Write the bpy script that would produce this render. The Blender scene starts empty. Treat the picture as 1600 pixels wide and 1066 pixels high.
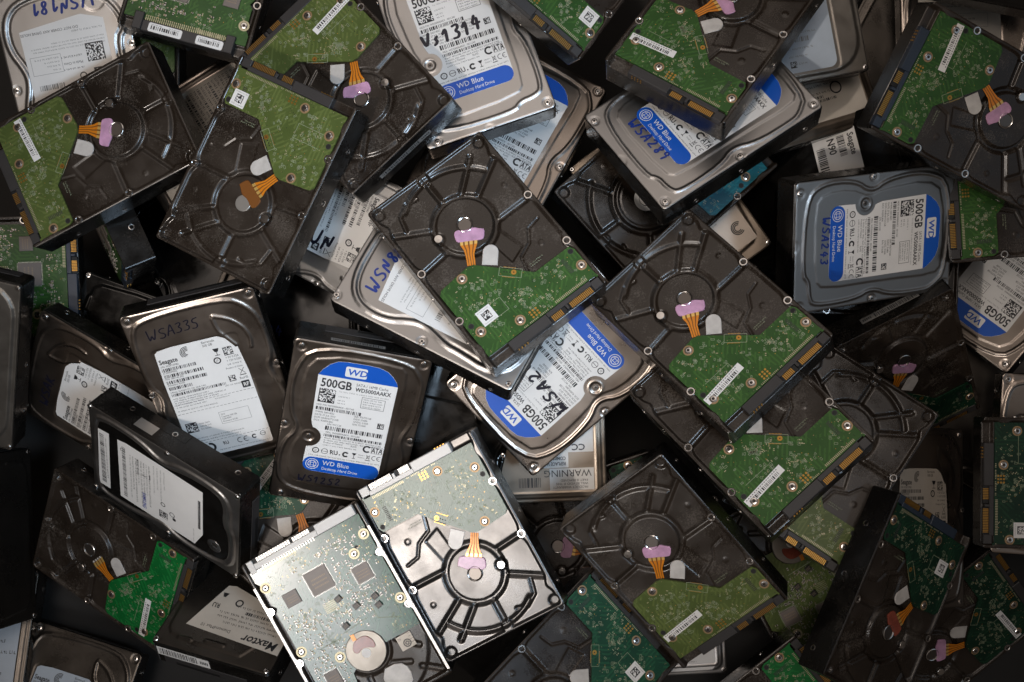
import bpy, math, random
import numpy as np
from mathutils import Matrix, Vector

# ------------------------------------------------------------------ camera, world, lamps, exposure
sc = bpy.context.scene
COL = sc.collection
LIFT = 0.160                                   # floor is z = 0, pile reference plane at 0.16 m
cam_d = bpy.data.cameras.new("camera")
cam_d.lens = 50.0
cam_d.sensor_width = 36.0
cam_d.clip_start = 0.05
cam_d.clip_end = 50.0
cam = bpy.data.objects.new("camera", cam_d)
COL.objects.link(cam)
cam.location = (0, 0, 1.111 + LIFT)
sc.camera = cam

world = bpy.data.worlds.new("World")
sc.world = world
world.use_nodes = True
bg = world.node_tree.nodes["Background"]
bg.inputs[0].default_value = (1.0, 0.80, 0.66, 1)
bg.inputs[1].default_value = 0.044


def lamp(name, kind, loc, target, energy, color, **kw):
    d = bpy.data.lights.new(name, kind)
    d.energy = energy
    d.color = color
    for k, v in kw.items():
        setattr(d, k, v)
    o = bpy.data.objects.new(name, d)
    COL.objects.link(o)
    o.location = loc
    o.rotation_euler = (Vector(target) - Vector(loc)).to_track_quat('-Z', 'Y').to_euler()
    return o


# warm key spot from the lower left, sharp shadows, pool of light on the middle of the pile
lamp("key_spot", 'SPOT', (-0.80, -0.56, 1.95), (0.0, 0.085, 0.2), 61, (1.0, 0.87, 0.76),
     spot_size=math.radians(25.4), spot_blend=1.0, shadow_soft_size=0.03)
# broad warm panel beyond the top of the frame: what the silver covers reflect
lamp("warm_ceiling", 'AREA', (-0.10, 1.25, 1.45), (-0.12, 0.1, 0.15), 1.7, (1.0, 0.87, 0.78),
     shape='RECTANGLE', size=1.7, size_y=0.9, spread=math.radians(110))
# very soft warm overhead light, the sheen on the black castings
lamp("soft_overhead", 'SPOT', (-0.34, 0.40, 2.25), (-0.15, 0.07, 0.15), 150, (1.0, 0.86, 0.76),
     spot_size=math.radians(23), spot_blend=1.0, shadow_soft_size=0.70)
# dim lit ceiling overhead
lamp("room_ceiling", 'AREA', (-0.1, -0.9, 2.9), (-0.05, -0.5, 0.2), 4.5, (1.0, 0.84, 0.72),
     shape='RECTANGLE', size=4.0, size_y=4.0)
# cool window light from the right
lamp("cool_window", 'SPOT', (0.52, -0.12, 1.55), (-0.15, 0.07, 0.15), 66, (0.60, 0.79, 1.0),
     spot_size=math.radians(28.5), spot_blend=1.0, shadow_soft_size=0.16)
# added cool fill low on the right, unseen, for glints on the stamped lids
lamp("cool_glint_fill", 'AREA', (1.20, -0.15, 0.98), (0.2, 0.05, 0.15), 0.6, (0.66, 0.83, 1.0),
     shape='RECTANGLE', size=0.8, size_y=0.8)
# soft lamp head mirrored by the two tilted drives at the bottom
lamp("lamp_head", 'AREA', (-0.48, -0.53, 1.35), (-0.1, -0.17, 0.2), 0.34, (0.97, 0.98, 1.0),
     shape='DISK', size=0.34, spread=math.radians(52))

sc.view_settings.view_transform = 'Standard'
sc.view_settings.look = 'None'
sc.view_settings.exposure = -0.1
sc.view_settings.gamma = 1.0
sc.view_settings.use_curve_mapping = False

MM = 0.001
rnd = random.Random(11)


# ------------------------------------------------------------------ materials
def mat(name, col, rough=0.4, metal=0.0, spec=0.5, coat=0.0, var=0.0, dust=0.0, vscale=60.0, rvar=0.0, bump=0.0,
        bscale=400.0, stretch=None, emission=None):
    m = bpy.data.materials.new(name)
    m.use_nodes = True
    nt = m.node_tree
    b = nt.nodes["Principled BSDF"]
    b.inputs["Base Color"].default_value = (*col, 1)
    b.inputs["Roughness"].default_value = rough
    b.inputs["Metallic"].default_value = metal
    b.inputs["Specular IOR Level"].default_value = spec
    if coat:
        b.inputs["Coat Weight"].default_value = coat
        b.inputs["Coat Roughness"].default_value = 0.12
    if var or rvar or bump:
        tc = nt.nodes.new("ShaderNodeTexCoord")
        mp = nt.nodes.new("ShaderNodeMapping")
        oi = nt.nodes.new("ShaderNodeObjectInfo")
        nt.links.new(tc.outputs["Object"], mp.inputs[0])
        mul = nt.nodes.new("ShaderNodeVectorMath")
        mul.operation = 'SCALE'
        mul.inputs[0].default_value = (3.1, 5.7, 1.3)
        nt.links.new(oi.outputs["Random"], mul.inputs[3])
        nt.links.new(mul.outputs[0], mp.inputs[1])
        if stretch:
            mp.inputs[3].default_value = stretch
    if var or rvar:
        n = nt.nodes.new("ShaderNodeTexNoise")
        n.inputs["Scale"].default_value = vscale
        n.inputs["Detail"].default_value = 6
        n.inputs["Roughness"].default_value = 0.62
        nt.links.new(mp.outputs[0], n.inputs["Vector"])
        if var:
            mr = nt.nodes.new("ShaderNodeMapRange")
            mr.inputs[1].default_value = 0.3
            mr.inputs[2].default_value = 0.7
            mr.inputs[3].default_value = 1 - var
            mr.inputs[4].default_value = 1 + var
            nt.links.new(n.outputs["Fac"], mr.inputs[0])
            hv = nt.nodes.new("ShaderNodeVectorMath")
            hv.operation = 'SCALE'
            hv.inputs[0].default_value = col
            nt.links.new(mr.outputs[0], hv.inputs[3])
            nt.links.new(hv.outputs[0], b.inputs["Base Color"])
            if dust:                                  # specks and a thin film of dry dust lying on the paint
                n3 = nt.nodes.new("ShaderNodeTexNoise")
                n3.inputs["Scale"].default_value = 950
                n3.inputs["Detail"].default_value = 4
                nt.links.new(mp.outputs[0], n3.inputs["Vector"])
                n4 = nt.nodes.new("ShaderNodeTexNoise")
                n4.inputs["Scale"].default_value = 45
                n4.inputs["Detail"].default_value = 5
                nt.links.new(mp.outputs[0], n4.inputs["Vector"])
                mm = nt.nodes.new("ShaderNodeMath")
                mm.operation = 'MULTIPLY'
                nt.links.new(n3.outputs["Fac"], mm.inputs[0])
                nt.links.new(n4.outputs["Fac"], mm.inputs[1])
                m3 = nt.nodes.new("ShaderNodeMapRange")
                m3.inputs[1].default_value = 0.27
                m3.inputs[2].default_value = 0.40
                m3.inputs[3].default_value = 0.0
                m3.inputs[4].default_value = dust
                nt.links.new(mm.outputs[0], m3.inputs[0])
                mx = nt.nodes.new("ShaderNodeMix")
                mx.data_type = 'RGBA'
                mx.inputs[7].default_value = (0.16, 0.14, 0.12, 1)
                nt.links.new(m3.outputs[0], mx.inputs[0])
                nt.links.new(hv.outputs[0], mx.inputs[6])
                nt.links.new(mx.outputs[2], b.inputs["Base Color"])
        if rvar:
            mr2 = nt.nodes.new("ShaderNodeMapRange")
            mr2.inputs[1].default_value = 0.35
            mr2.inputs[2].default_value = 0.65
            mr2.inputs[3].default_value = max(0.03, rough - rvar)
            mr2.inputs[4].default_value = rough + rvar
            nt.links.new(n.outputs["Fac"], mr2.inputs[0])
            nt.links.new(mr2.outputs[0], b.inputs["Roughness"])
    if bump:
        n2 = nt.nodes.new("ShaderNodeTexNoise")
        n2.inputs["Scale"].default_value = bscale
        n2.inputs["Detail"].default_value = 3
        nt.links.new(mp.outputs[0], n2.inputs["Vector"])
        bp = nt.nodes.new("ShaderNodeBump")
        bp.inputs["Strength"].default_value = bump
        bp.inputs["Distance"].default_value = 0.0004
        nt.links.new(n2.outputs["Fac"], bp.inputs["Height"])
        nt.links.new(bp.outputs[0], b.inputs["Normal"])
    if emission:
        b.inputs["Emission Color"].default_value = (*emission, 1)
    return m


def pcb_mat(name, c0, c1, rough=0.36, spec=0.32):
    """solder mask over copper: fine traces at two angles, broken up in patches"""
    m = bpy.data.materials.new(name)
    m.use_nodes = True
    nt = m.node_tree
    L = nt.links.new
    b = nt.nodes["Principled BSDF"]
    b.inputs["Roughness"].default_value = rough
    b.inputs["Specular IOR Level"].default_value = spec
    tc = nt.nodes.new("ShaderNodeTexCoord")
    vals = []
    for rot, sc_ in ((0.0, 430.0), (math.pi / 4, 380.0)):
        mp = nt.nodes.new("ShaderNodeMapping")
        mp.inputs[2].default_value = (0, 0, rot)
        L(tc.outputs["Object"], mp.inputs[0])
        w = nt.nodes.new("ShaderNodeTexWave")
        w.inputs["Scale"].default_value = sc_ / 6.28 * 1.6
        w.inputs["Distortion"].default_value = 1.2
        w.inputs["Detail"].default_value = 1
        L(mp.outputs[0], w.inputs["Vector"])
        n = nt.nodes.new("ShaderNodeTexNoise")
        n.inputs["Scale"].default_value = 75 + 30 * rot
        n.inputs["Detail"].default_value = 1
        L(mp.outputs[0], n.inputs["Vector"])
        gt = nt.nodes.new("ShaderNodeMath")
        gt.operation = 'GREATER_THAN'
        gt.inputs[1].default_value = 0.53
        L(n.outputs["Fac"], gt.inputs[0])
        g2 = nt.nodes.new("ShaderNodeMath")
        g2.operation = 'GREATER_THAN'
        g2.inputs[1].default_value = 0.62
        L(w.outputs["Fac"], g2.inputs[0])
        mu = nt.nodes.new("ShaderNodeMath")
        mu.operation = 'MULTIPLY'
        L(gt.outputs[0], mu.inputs[0])
        L(g2.outputs[0], mu.inputs[1])
        vals.append(mu)
    mx = nt.nodes.new("ShaderNodeMath")
    mx.operation = 'MAXIMUM'
    L(vals[0].outputs[0], mx.inputs[0])
    L(vals[1].outputs[0], mx.inputs[1])
    cl = nt.nodes.new("ShaderNodeTexNoise")
    cl.inputs["Scale"].default_value = 38
    cl.inputs["Detail"].default_value = 3
    L(tc.outputs["Object"], cl.inputs["Vector"])
    ad = nt.nodes.new("ShaderNodeMath")
    ad.operation = 'MULTIPLY_ADD'
    ad.inputs[1].default_value = 0.45
    L(mx.outputs[0], ad.inputs[0])
    L(cl.outputs["Fac"], ad.inputs[2])
    cr = nt.nodes.new("ShaderNodeMix")
    cr.data_type = 'RGBA'
    cr.inputs[6].default_value = (*c0, 1)
    cr.inputs[7].default_value = (*c1, 1)
    mr = nt.nodes.new("ShaderNodeMapRange")
    mr.inputs[1].default_value = 0.35
    mr.inputs[2].default_value = 1.0
    L(ad.outputs[0], mr.inputs[0])
    L(mr.outputs[0], cr.inputs[0])
    L(cr.outputs[2], b.inputs["Base Color"])
    bp = nt.nodes.new("ShaderNodeBump")
    bp.inputs["Strength"].default_value = 0.5
    bp.inputs["Distance"].default_value = 0.0002
    L(mx.outputs[0], bp.inputs["Height"])
    L(bp.outputs[0], b.inputs["Normal"])
    return m


M = dict(
    cast=mat("black_casting_paint", (0.0205, 0.0148, 0.0108), 0.29, 0, 0.52, 0.0, var=0.30, dust=0.34, vscale=24, rvar=0.13, bump=0.03, bscale=700),
    cast_gleam=mat("lamp_gleam_casting", (0.088, 0.085, 0.083), 0.30, 0.9, 0.5, 0.0, var=0.12, dust=0.12, vscale=24, rvar=0.07, bump=0.05, bscale=900),  # paler metallic colour than the other castings, standing in for lamp gleam
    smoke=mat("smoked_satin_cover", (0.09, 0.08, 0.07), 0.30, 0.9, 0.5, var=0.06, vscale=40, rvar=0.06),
    body=mat("black_body_paint", (0.006, 0.0055, 0.005), 0.25, 0, 0.42, 0.0, dust=0.12, var=0.3, vscale=40, rvar=0.1),
    gap=mat("dark_recess_black", (0.004, 0.004, 0.004), 0.6),
    silver=mat("brushed_aluminium_cover", (0.43, 0.42, 0.41), 0.36, 1.0, 0.5, var=0.03, vscale=40, rvar=0.05, bump=0.03, bscale=1500, stretch=(1, 0.25, 1)),
    steel=mat("dull_steel_cover", (0.36, 0.31, 0.27), 0.31, 1.0, 0.5, var=0.05, vscale=30, rvar=0.05, bump=0.02, bscale=1200),
    gold_cover=mat("warm_matt_cover", (0.27, 0.225, 0.18), 0.40, 1.0, 0.5, var=0.08, vscale=60, rvar=0.08),
    grey_cover=mat("grey_satin_cover", (0.19, 0.175, 0.155), 0.36, 0.85, 0.5, var=0.06, vscale=60, rvar=0.06),
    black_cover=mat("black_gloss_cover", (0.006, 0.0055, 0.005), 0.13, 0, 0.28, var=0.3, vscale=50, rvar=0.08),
    chrome=mat("chrome_screw", (0.72, 0.70, 0.68), 0.20, 1.0),
    pin=mat("spindle_steel", (0.20, 0.18, 0.165), 0.42, 1.0),
    screw_dark=mat("screw_recess_dark", (0.05, 0.045, 0.04), 0.5, 0.6),
    rail=mat("bare_machined_rail", (0.60, 0.59, 0.57), 0.45, 1.0, bump=0.25, bscale=700),
    pcb=pcb_mat("green_solder_mask", (0.020, 0.066, 0.012), (0.042, 0.112, 0.022)),
    pcb_olive=pcb_mat("olive_solder_mask", (0.064, 0.092, 0.022), (0.110, 0.145, 0.040)),
    pcb_vivid=pcb_mat("bright_green_solder_mask", (0.002, 0.105, 0.020), (0.008, 0.170, 0.035)),
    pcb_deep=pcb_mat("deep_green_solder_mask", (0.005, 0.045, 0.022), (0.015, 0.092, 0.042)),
    pcb_shade=pcb_mat("shade_darkened_solder_mask", (0.004, 0.022, 0.012), (0.010, 0.045, 0.022)),  # deep green taken darker to paint in the falloff at the right
    pcb_teal=pcb_mat("teal_solder_mask", (0.004, 0.105, 0.150), (0.012, 0.170, 0.215)),
    pcb_lamp_pale=pcb_mat("lamp_paled_solder_mask", (0.030, 0.085, 0.060), (0.075, 0.14, 0.105), 0.34, 0.6),  # board green paled to carry the lamp's white reflection
    pcb_sheen=pcb_mat("glossy_green_solder_mask", (0.005, 0.048, 0.027), (0.018, 0.100, 0.055), 0.19, 0.55),
    silk=mat("silkscreen_white", (0.25, 0.29, 0.19), 0.6),
    pad=mat("tinned_pad", (0.42, 0.38, 0.25), 0.4, 0.5),
    gold=mat("gold_contact", (0.50, 0.27, 0.06), 0.33, 0.85),
    copper=mat("bare_copper_ring", (0.33, 0.22, 0.12), 0.45, 0.5),
    plastic=mat("connector_black_plastic", (0.030, 0.028, 0.028), 0.48, var=0.1),
    plastic_blue=mat("connector_blue_black_plastic", (0.020, 0.030, 0.048), 0.42, var=0.1),
    plastic_grey=mat("connector_pale_grey_plastic", (0.50, 0.49, 0.47), 0.35, bump=0.1, bscale=500),
    flex=mat("orange_polyimide", (0.62, 0.20, 0.010), 0.28, 0.15, 0.6),
    flex_dark=mat("brown_polyimide_gap", (0.16, 0.055, 0.008), 0.4),
    flex_gold=mat("ribbon_solder_gold", (0.78, 0.52, 0.16), 0.3, 0.6),
    lilac=mat("lilac_adhesive", (0.50, 0.28, 0.43), 0.28, var=0.2, vscale=150, bump=0.25, bscale=160),
    rust=mat("red_brown_adhesive", (0.23, 0.055, 0.035), 0.18, var=0.2, vscale=200),
    tab=mat("milky_white_tab", (0.50, 0.48, 0.455), 0.32, var=0.16, vscale=120),
    white=mat("white_label_paper", (0.72, 0.715, 0.70), 0.40, 0, 0.35, var=0.05, vscale=34, bump=0.25, bscale=70),
    cream=mat("aged_label_paper", (0.52, 0.48, 0.42), 0.48, 0, 0.35, var=0.08, vscale=40),
    tintlab=mat("painted_blue_sheen_label", (0.40, 0.47, 0.55), 0.35, var=0.08, vscale=40),  # bluish reflection on the film put into its base colour
    clear=mat("clear_film_label", (0.33, 0.29, 0.25), 0.30, 0.75, var=0.06, vscale=60),
    blue=mat("label_blue_ink", (0.004, 0.085, 0.46), 0.40),
    ink=mat("label_black_ink", (0.018, 0.018, 0.020), 0.5),
    ink_grey=mat("label_grey_ink", (0.20, 0.20, 0.20), 0.5),
    ink_blue=mat("label_small_blue_ink", (0.01, 0.04, 0.32), 0.5),
    marker_blue=mat("blue_marker_pen", (0.008, 0.030, 0.20), 0.30),
    marker_black=mat("black_marker_pen", (0.008, 0.008, 0.018), 0.28),
    chip=mat("chip_grey_package", (0.16, 0.135, 0.12), 0.42, var=0.06, vscale=100),
    chip_dark=mat("chip_black_package", (0.020, 0.018, 0.018), 0.4),
    comp=mat("ceramic_tan", (0.26, 0.19, 0.125), 0.4),
    comp_silver=mat("solder_silver", (0.48, 0.47, 0.45), 0.38, 0.85),
    greybar=mat("grey_barcode_strip", (0.20, 0.195, 0.185), 0.4),
    floor=mat("dark_floor", (0.010, 0.009, 0.008), 0.75, var=0.2, vscale=20),
)


# ------------------------------------------------------------------ mesh helpers (all lengths in mm)
class MB:
    def __init__(s):
        s.v = []; s.f = []; s.m = []; s.sm = []; s.mats = []

    def mi(s, name):
        if name not in s.mats:
            s.mats.append(name)
        return s.mats.index(name)

    def face(s, pts, m, smooth=False):
        n = len(s.v)
        s.v.extend(pts)
        s.f.append(tuple(range(n, n + len(pts))))
        s.m.append(s.mi(m)); s.sm.append(smooth)

    def raw(s, verts, faces, m, smooth=False):
        n = len(s.v)
        s.v.extend(verts)
        k = s.mi(m)
        for f in faces:
            s.f.append(tuple(n + i for i in f)); s.m.append(k); s.sm.append(smooth)

    def prism(s, poly, z0, z1, m, bev=0.0, top_m=None):
        """polygon (ccw) extruded from z0 up to z1, optional chamfer"""
        p = np.array(poly, float)
        n = len(p)
        if bev > 0:
            e = np.roll(p, -1, 0) - p
            e /= np.linalg.norm(e, axis=1)[:, None] + 1e-9
            nin = np.stack([-e[:, 1], e[:, 0]], 1)
            npv = np.roll(nin, 1, 0)
            d = (nin + npv)
            d /= np.maximum(0.35, (d * nin).sum(1))[:, None]
            q = p + d * bev
            rings = [(p, z0), (p, z1 - bev), (q, z1)]
        else:
            rings = [(p, z0), (p, z1)]
        V = []
        for r, z in rings:
            V += [(x, y, z) for x, y in r]
        F = []
        for k in range(len(rings) - 1):
            for i in range(n):
                j = (i + 1) % n
                F.append((k * n + i, k * n + j, (k + 1) * n + j, (k + 1) * n + i))
        s.raw(V, F, m)
        top = [(x, y, rings[-1][1]) for x, y in rings[-1][0]]
        s.face(top, top_m or m)
        s.face([(x, y, z0) for x, y in rings[0][0]][::-1], m)

    def box(s, x0, y0, z0, x1, y1, z1, m, bev=0.0, top_m=None):
        s.prism([(x0, y0), (x1, y0), (x1, y1), (x0, y1)], z0, z1, m, bev, top_m)

    def lathe(s, c, prof, m, n=20, mats=None):
        """prof: (r, z) from outside bottom to the centre top"""
        V = []
        for r, z in prof:
            for i in range(n):
                t = 2 * math.pi * i / n
                V.append((c[0] + r * math.cos(t), c[1] + r * math.sin(t), z))
        for k in range(len(prof) - 1):
            F = []
            for i in range(n):
                j = (i + 1) % n
                F.append((k * n + i, k * n + j, (k + 1) * n + j, (k + 1) * n + i))
            base = len(s.v)
            mm = mats[k] if mats else m
            s.v.extend(V[k * n:(k + 2) * n])
            ki = s.mi(mm)
            for f in F:
                s.f.append(tuple(base + a - k * n for a in f)); s.m.append(ki); s.sm.append(False)
        s.face(V[-n:], mats[-1] if mats else m)

    def mesh(s, name):
        me = bpy.data.meshes.new(name)
        me.from_pydata([(x * MM, y * MM, z * MM) for x, y, z in s.v], [], s.f)
        for k in s.mats:
            me.materials.append(M[k])
        me.polygons.foreach_set("material_index", s.m)
        me.polygons.foreach_set("use_smooth", s.sm)
        me.update()
        return me


def L2(a, b):
    return (a - 50.8, b - 73.5)


def seg_d(X, Y, p, q):
    px, py = p; dx, dy = q[0] - px, q[1] - py
    t = np.clip(((X - px) * dx + (Y - py) * dy) / (dx * dx + dy * dy + 1e-9), 0, 1)
    return np.hypot(X - px - t * dx, Y - py - t * dy)


def path_d(X, Y, pts, closed=False):
    d = np.full(X.shape, 1e9)
    n = len(pts)
    for i in range(n if closed else n - 1):
        d = np.minimum(d, seg_d(X, Y, pts[i], pts[(i + 1) % n]))
    return d


def inside(X, Y, pts):
    r = np.zeros(X.shape, bool)
    n = len(pts)
    for i in range(n):
        (x0, y0), (x1, y1) = pts[i], pts[(i + 1) % n]
        c = ((y0 > Y) != (y1 > Y)) & (X < (x1 - x0) * (Y - y0) / (y1 - y0 + 1e-12) + x0)
        r ^= c
    return r


def sdf(X, Y, pts):
    d = path_d(X, Y, pts, True)
    return np.where(inside(X, Y, pts), -d, d)


def smooth_path(pts, closed=True, it=2):
    for _ in range(it):
        q = []
        n = len(pts)
        for i in range(n if closed else n - 1):
            a, b = pts[i], pts[(i + 1) % n]
            q.append((a[0] * .75 + b[0] * .25, a[1] * .75 + b[1] * .25))
            q.append((a[0] * .25 + b[0] * .75, a[1] * .25 + b[1] * .75))
        if not closed:
            q = [pts[0]] + q + [pts[-1]]
        pts = q
    return pts


def ss(x, e0, e1):
    t = np.clip((x - e0) / (e1 - e0), 0, 1)
    return t * t * (3 - 2 * t)


def height_mesh(name, fn, m, zbot, inset=0.0, cr=2.5, step=0.75, side_m=None, chamfer=0.5):
    """a pressed or cast plate: height field on a round-cornered rectangle with skirts and a bottom"""
    a0, a1, b0, b1 = inset, 101.6 - inset, inset, 147 - inset
    na = int((a1 - a0) / step) + 1
    nb = int((b1 - b0) / step) + 1
    A, B = np.meshgrid(np.linspace(a0, a1, na), np.linspace(b0, b1, nb))
    # round the corners by pulling outside points onto the arc
    for cx, cy, sx, sy in ((a0 + cr, b0 + cr, -1, -1), (a1 - cr, b0 + cr, 1, -1), (a1 - cr, b1 - cr, 1, 1), (a0 + cr, b1 - cr, -1, 1)):
        mk = ((A - cx) * sx > 0) & ((B - cy) * sy > 0)
        d = np.hypot(A - cx, B - cy)
        mx = np.maximum(abs(A - cx), abs(B - cy))
        k = np.where(mk & (d > 0), mx / np.maximum(d, 1e-6), 1)
        A = np.where(mk, cx + (A - cx) * k, A)
        B = np.where(mk, cy + (B - cy) * k, B)
    Z = fn(A, B)
    edge = np.minimum.reduce([np.arange(na)[None, :] * np.ones((nb, 1)), (na - 1 - np.arange(na))[None, :] * np.ones((nb, 1)),
                              np.arange(nb)[:, None] * np.ones((1, na)), (nb - 1 - np.arange(nb))[:, None] * np.ones((1, na))])
    Z = np.where(edge == 0, Z - chamfer, Z)
    V = np.stack([A - 50.8, B - 73.5, Z], -1).reshape(-1, 3)
    idx = np.arange(na * nb).reshape(nb, na)
    F = np.stack([idx[:-1, :-1], idx[:-1, 1:], idx[1:, 1:], idx[1:, :-1]], -1).reshape(-1, 4)
    mb = MB()
    mb.raw([tuple(x) for x in V], [tuple(f) for f in F], m, True)
    loop = list(idx[0, :]) + list(idx[1:, -1]) + list(idx[-1, -2::-1]) + list(idx[-2:0:-1, 0])
    n = len(loop)
    base = [tuple(V[i]) for i in loop]
    low = [(x, y, zbot) for x, y, z in base]
    mb.raw(base + low, [(i, n + i, n + (i + 1) % n, (i + 1) % n) for i in range(n)], side_m or m, False)
    mb.face(low[::-1], side_m or m)
    return mb.mesh(name)


# ------------------------------------------------------------------ lettering
_tc = {}


def text_geo(s, bold):
    k = (s, bold)
    if k in _tc:
        return _tc[k]
    cu = bpy.data.curves.new("lettering", 'FONT')
    cu.body = s
    cu.size = 1.0
    cu.dimensions = '2D'
    cu.fill_mode = 'BOTH'
    cu.resolution_u = 2
    cu.offset = 0.022 if bold else 0.0
    o = bpy.data.objects.new("lettering", cu)
    COL.objects.link(o)
    bpy.context.view_layer.update()
    dg = bpy.context.evaluated_depsgraph_get()
    ev = o.evaluated_get(dg)
    me = ev.to_mesh()
    v = np.array([(p.co.x, p.co.y) for p in me.vertices]) if len(me.vertices) else np.zeros((0, 2))
    f = [tuple(p.vertices) for p in me.polygons]
    ev.to_mesh_clear()
    bpy.data.objects.remove(o)
    bpy.data.curves.remove(cu)
    _tc[k] = (v, f)
    return _tc[k]


STROKES = {
    'W': [[(0, 1), (.12, .1), (.2, 0), (.38, .55), (.5, .02), (.62, .1), (.8, 1)]],
    'S': [[(.6, .92), (.35, 1), (.1, .85), (.12, .62), (.5, .45), (.6, .2), (.4, 0), (.05, .08)]],
    'A': [[(0, 0), (.33, 1), (.42, .95), (.58, 0)], [(.12, .38), (.5, .38)]],
    'N': [[(0, 0), (.12, .95), (.42, .1), (.52, 1)]],
    'V': [[(0, 1), (.28, 0), (.6, 1)]],
    'U': [[(0, 1), (.05, .1), (.3, 0), (.5, .2), (.55, 1)]],
    'D': [[(.08, 0), (.08, 1), (.45, .85), (.55, .45), (.4, .08), (.05, 0)]],
    'K': [[(.05, 0), (.1, 1)], [(.55, 1), (.1, .45), (.6, 0)]],
    'r': [[(.3, .52), (.1, .4), (.25, .25), (.18, .05), (0, 0)]],
    '0': [[(.3, 1), (.05, .7), (.08, .2), (.3, 0), (.52, .3), (.5, .8), (.3, 1)]],
    '1': [[(0, .6), (.3, 1), (.24, 0)]],
    '2': [[(.05, .8), (.25, 1), (.5, .8), (.35, .4), (0, .02), (.6, .05)]],
    '3': [[(.08, .92), (.45, 1), (.5, .72), (.22, .55), (.52, .35), (.4, .02), (.02, .05)]],
    '4': [[(.3, 1), (.02, .4), (.62, .42)], [(.45, .75), (.4, 0)]],
    '5': [[(.55, 1), (.12, .95), (.1, .58), (.45, .5), (.5, .15), (.3, 0), (.02, .06)]],
    '7': [[(.02, .9), (.55, 1), (.25, 0)], [(.15, .5), (.5, .55)]],
    '8': [[(.5, .85), (.25, 1), (.08, .78), (.48, .3), (.3, 0), (.06, .22), (.5, .8)]],
    '9': [[(.5, .75), (.3, 1), (.08, .8), (.2, .52), (.5, .7), (.42, 0)]],
    ' ': [],
}


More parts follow.
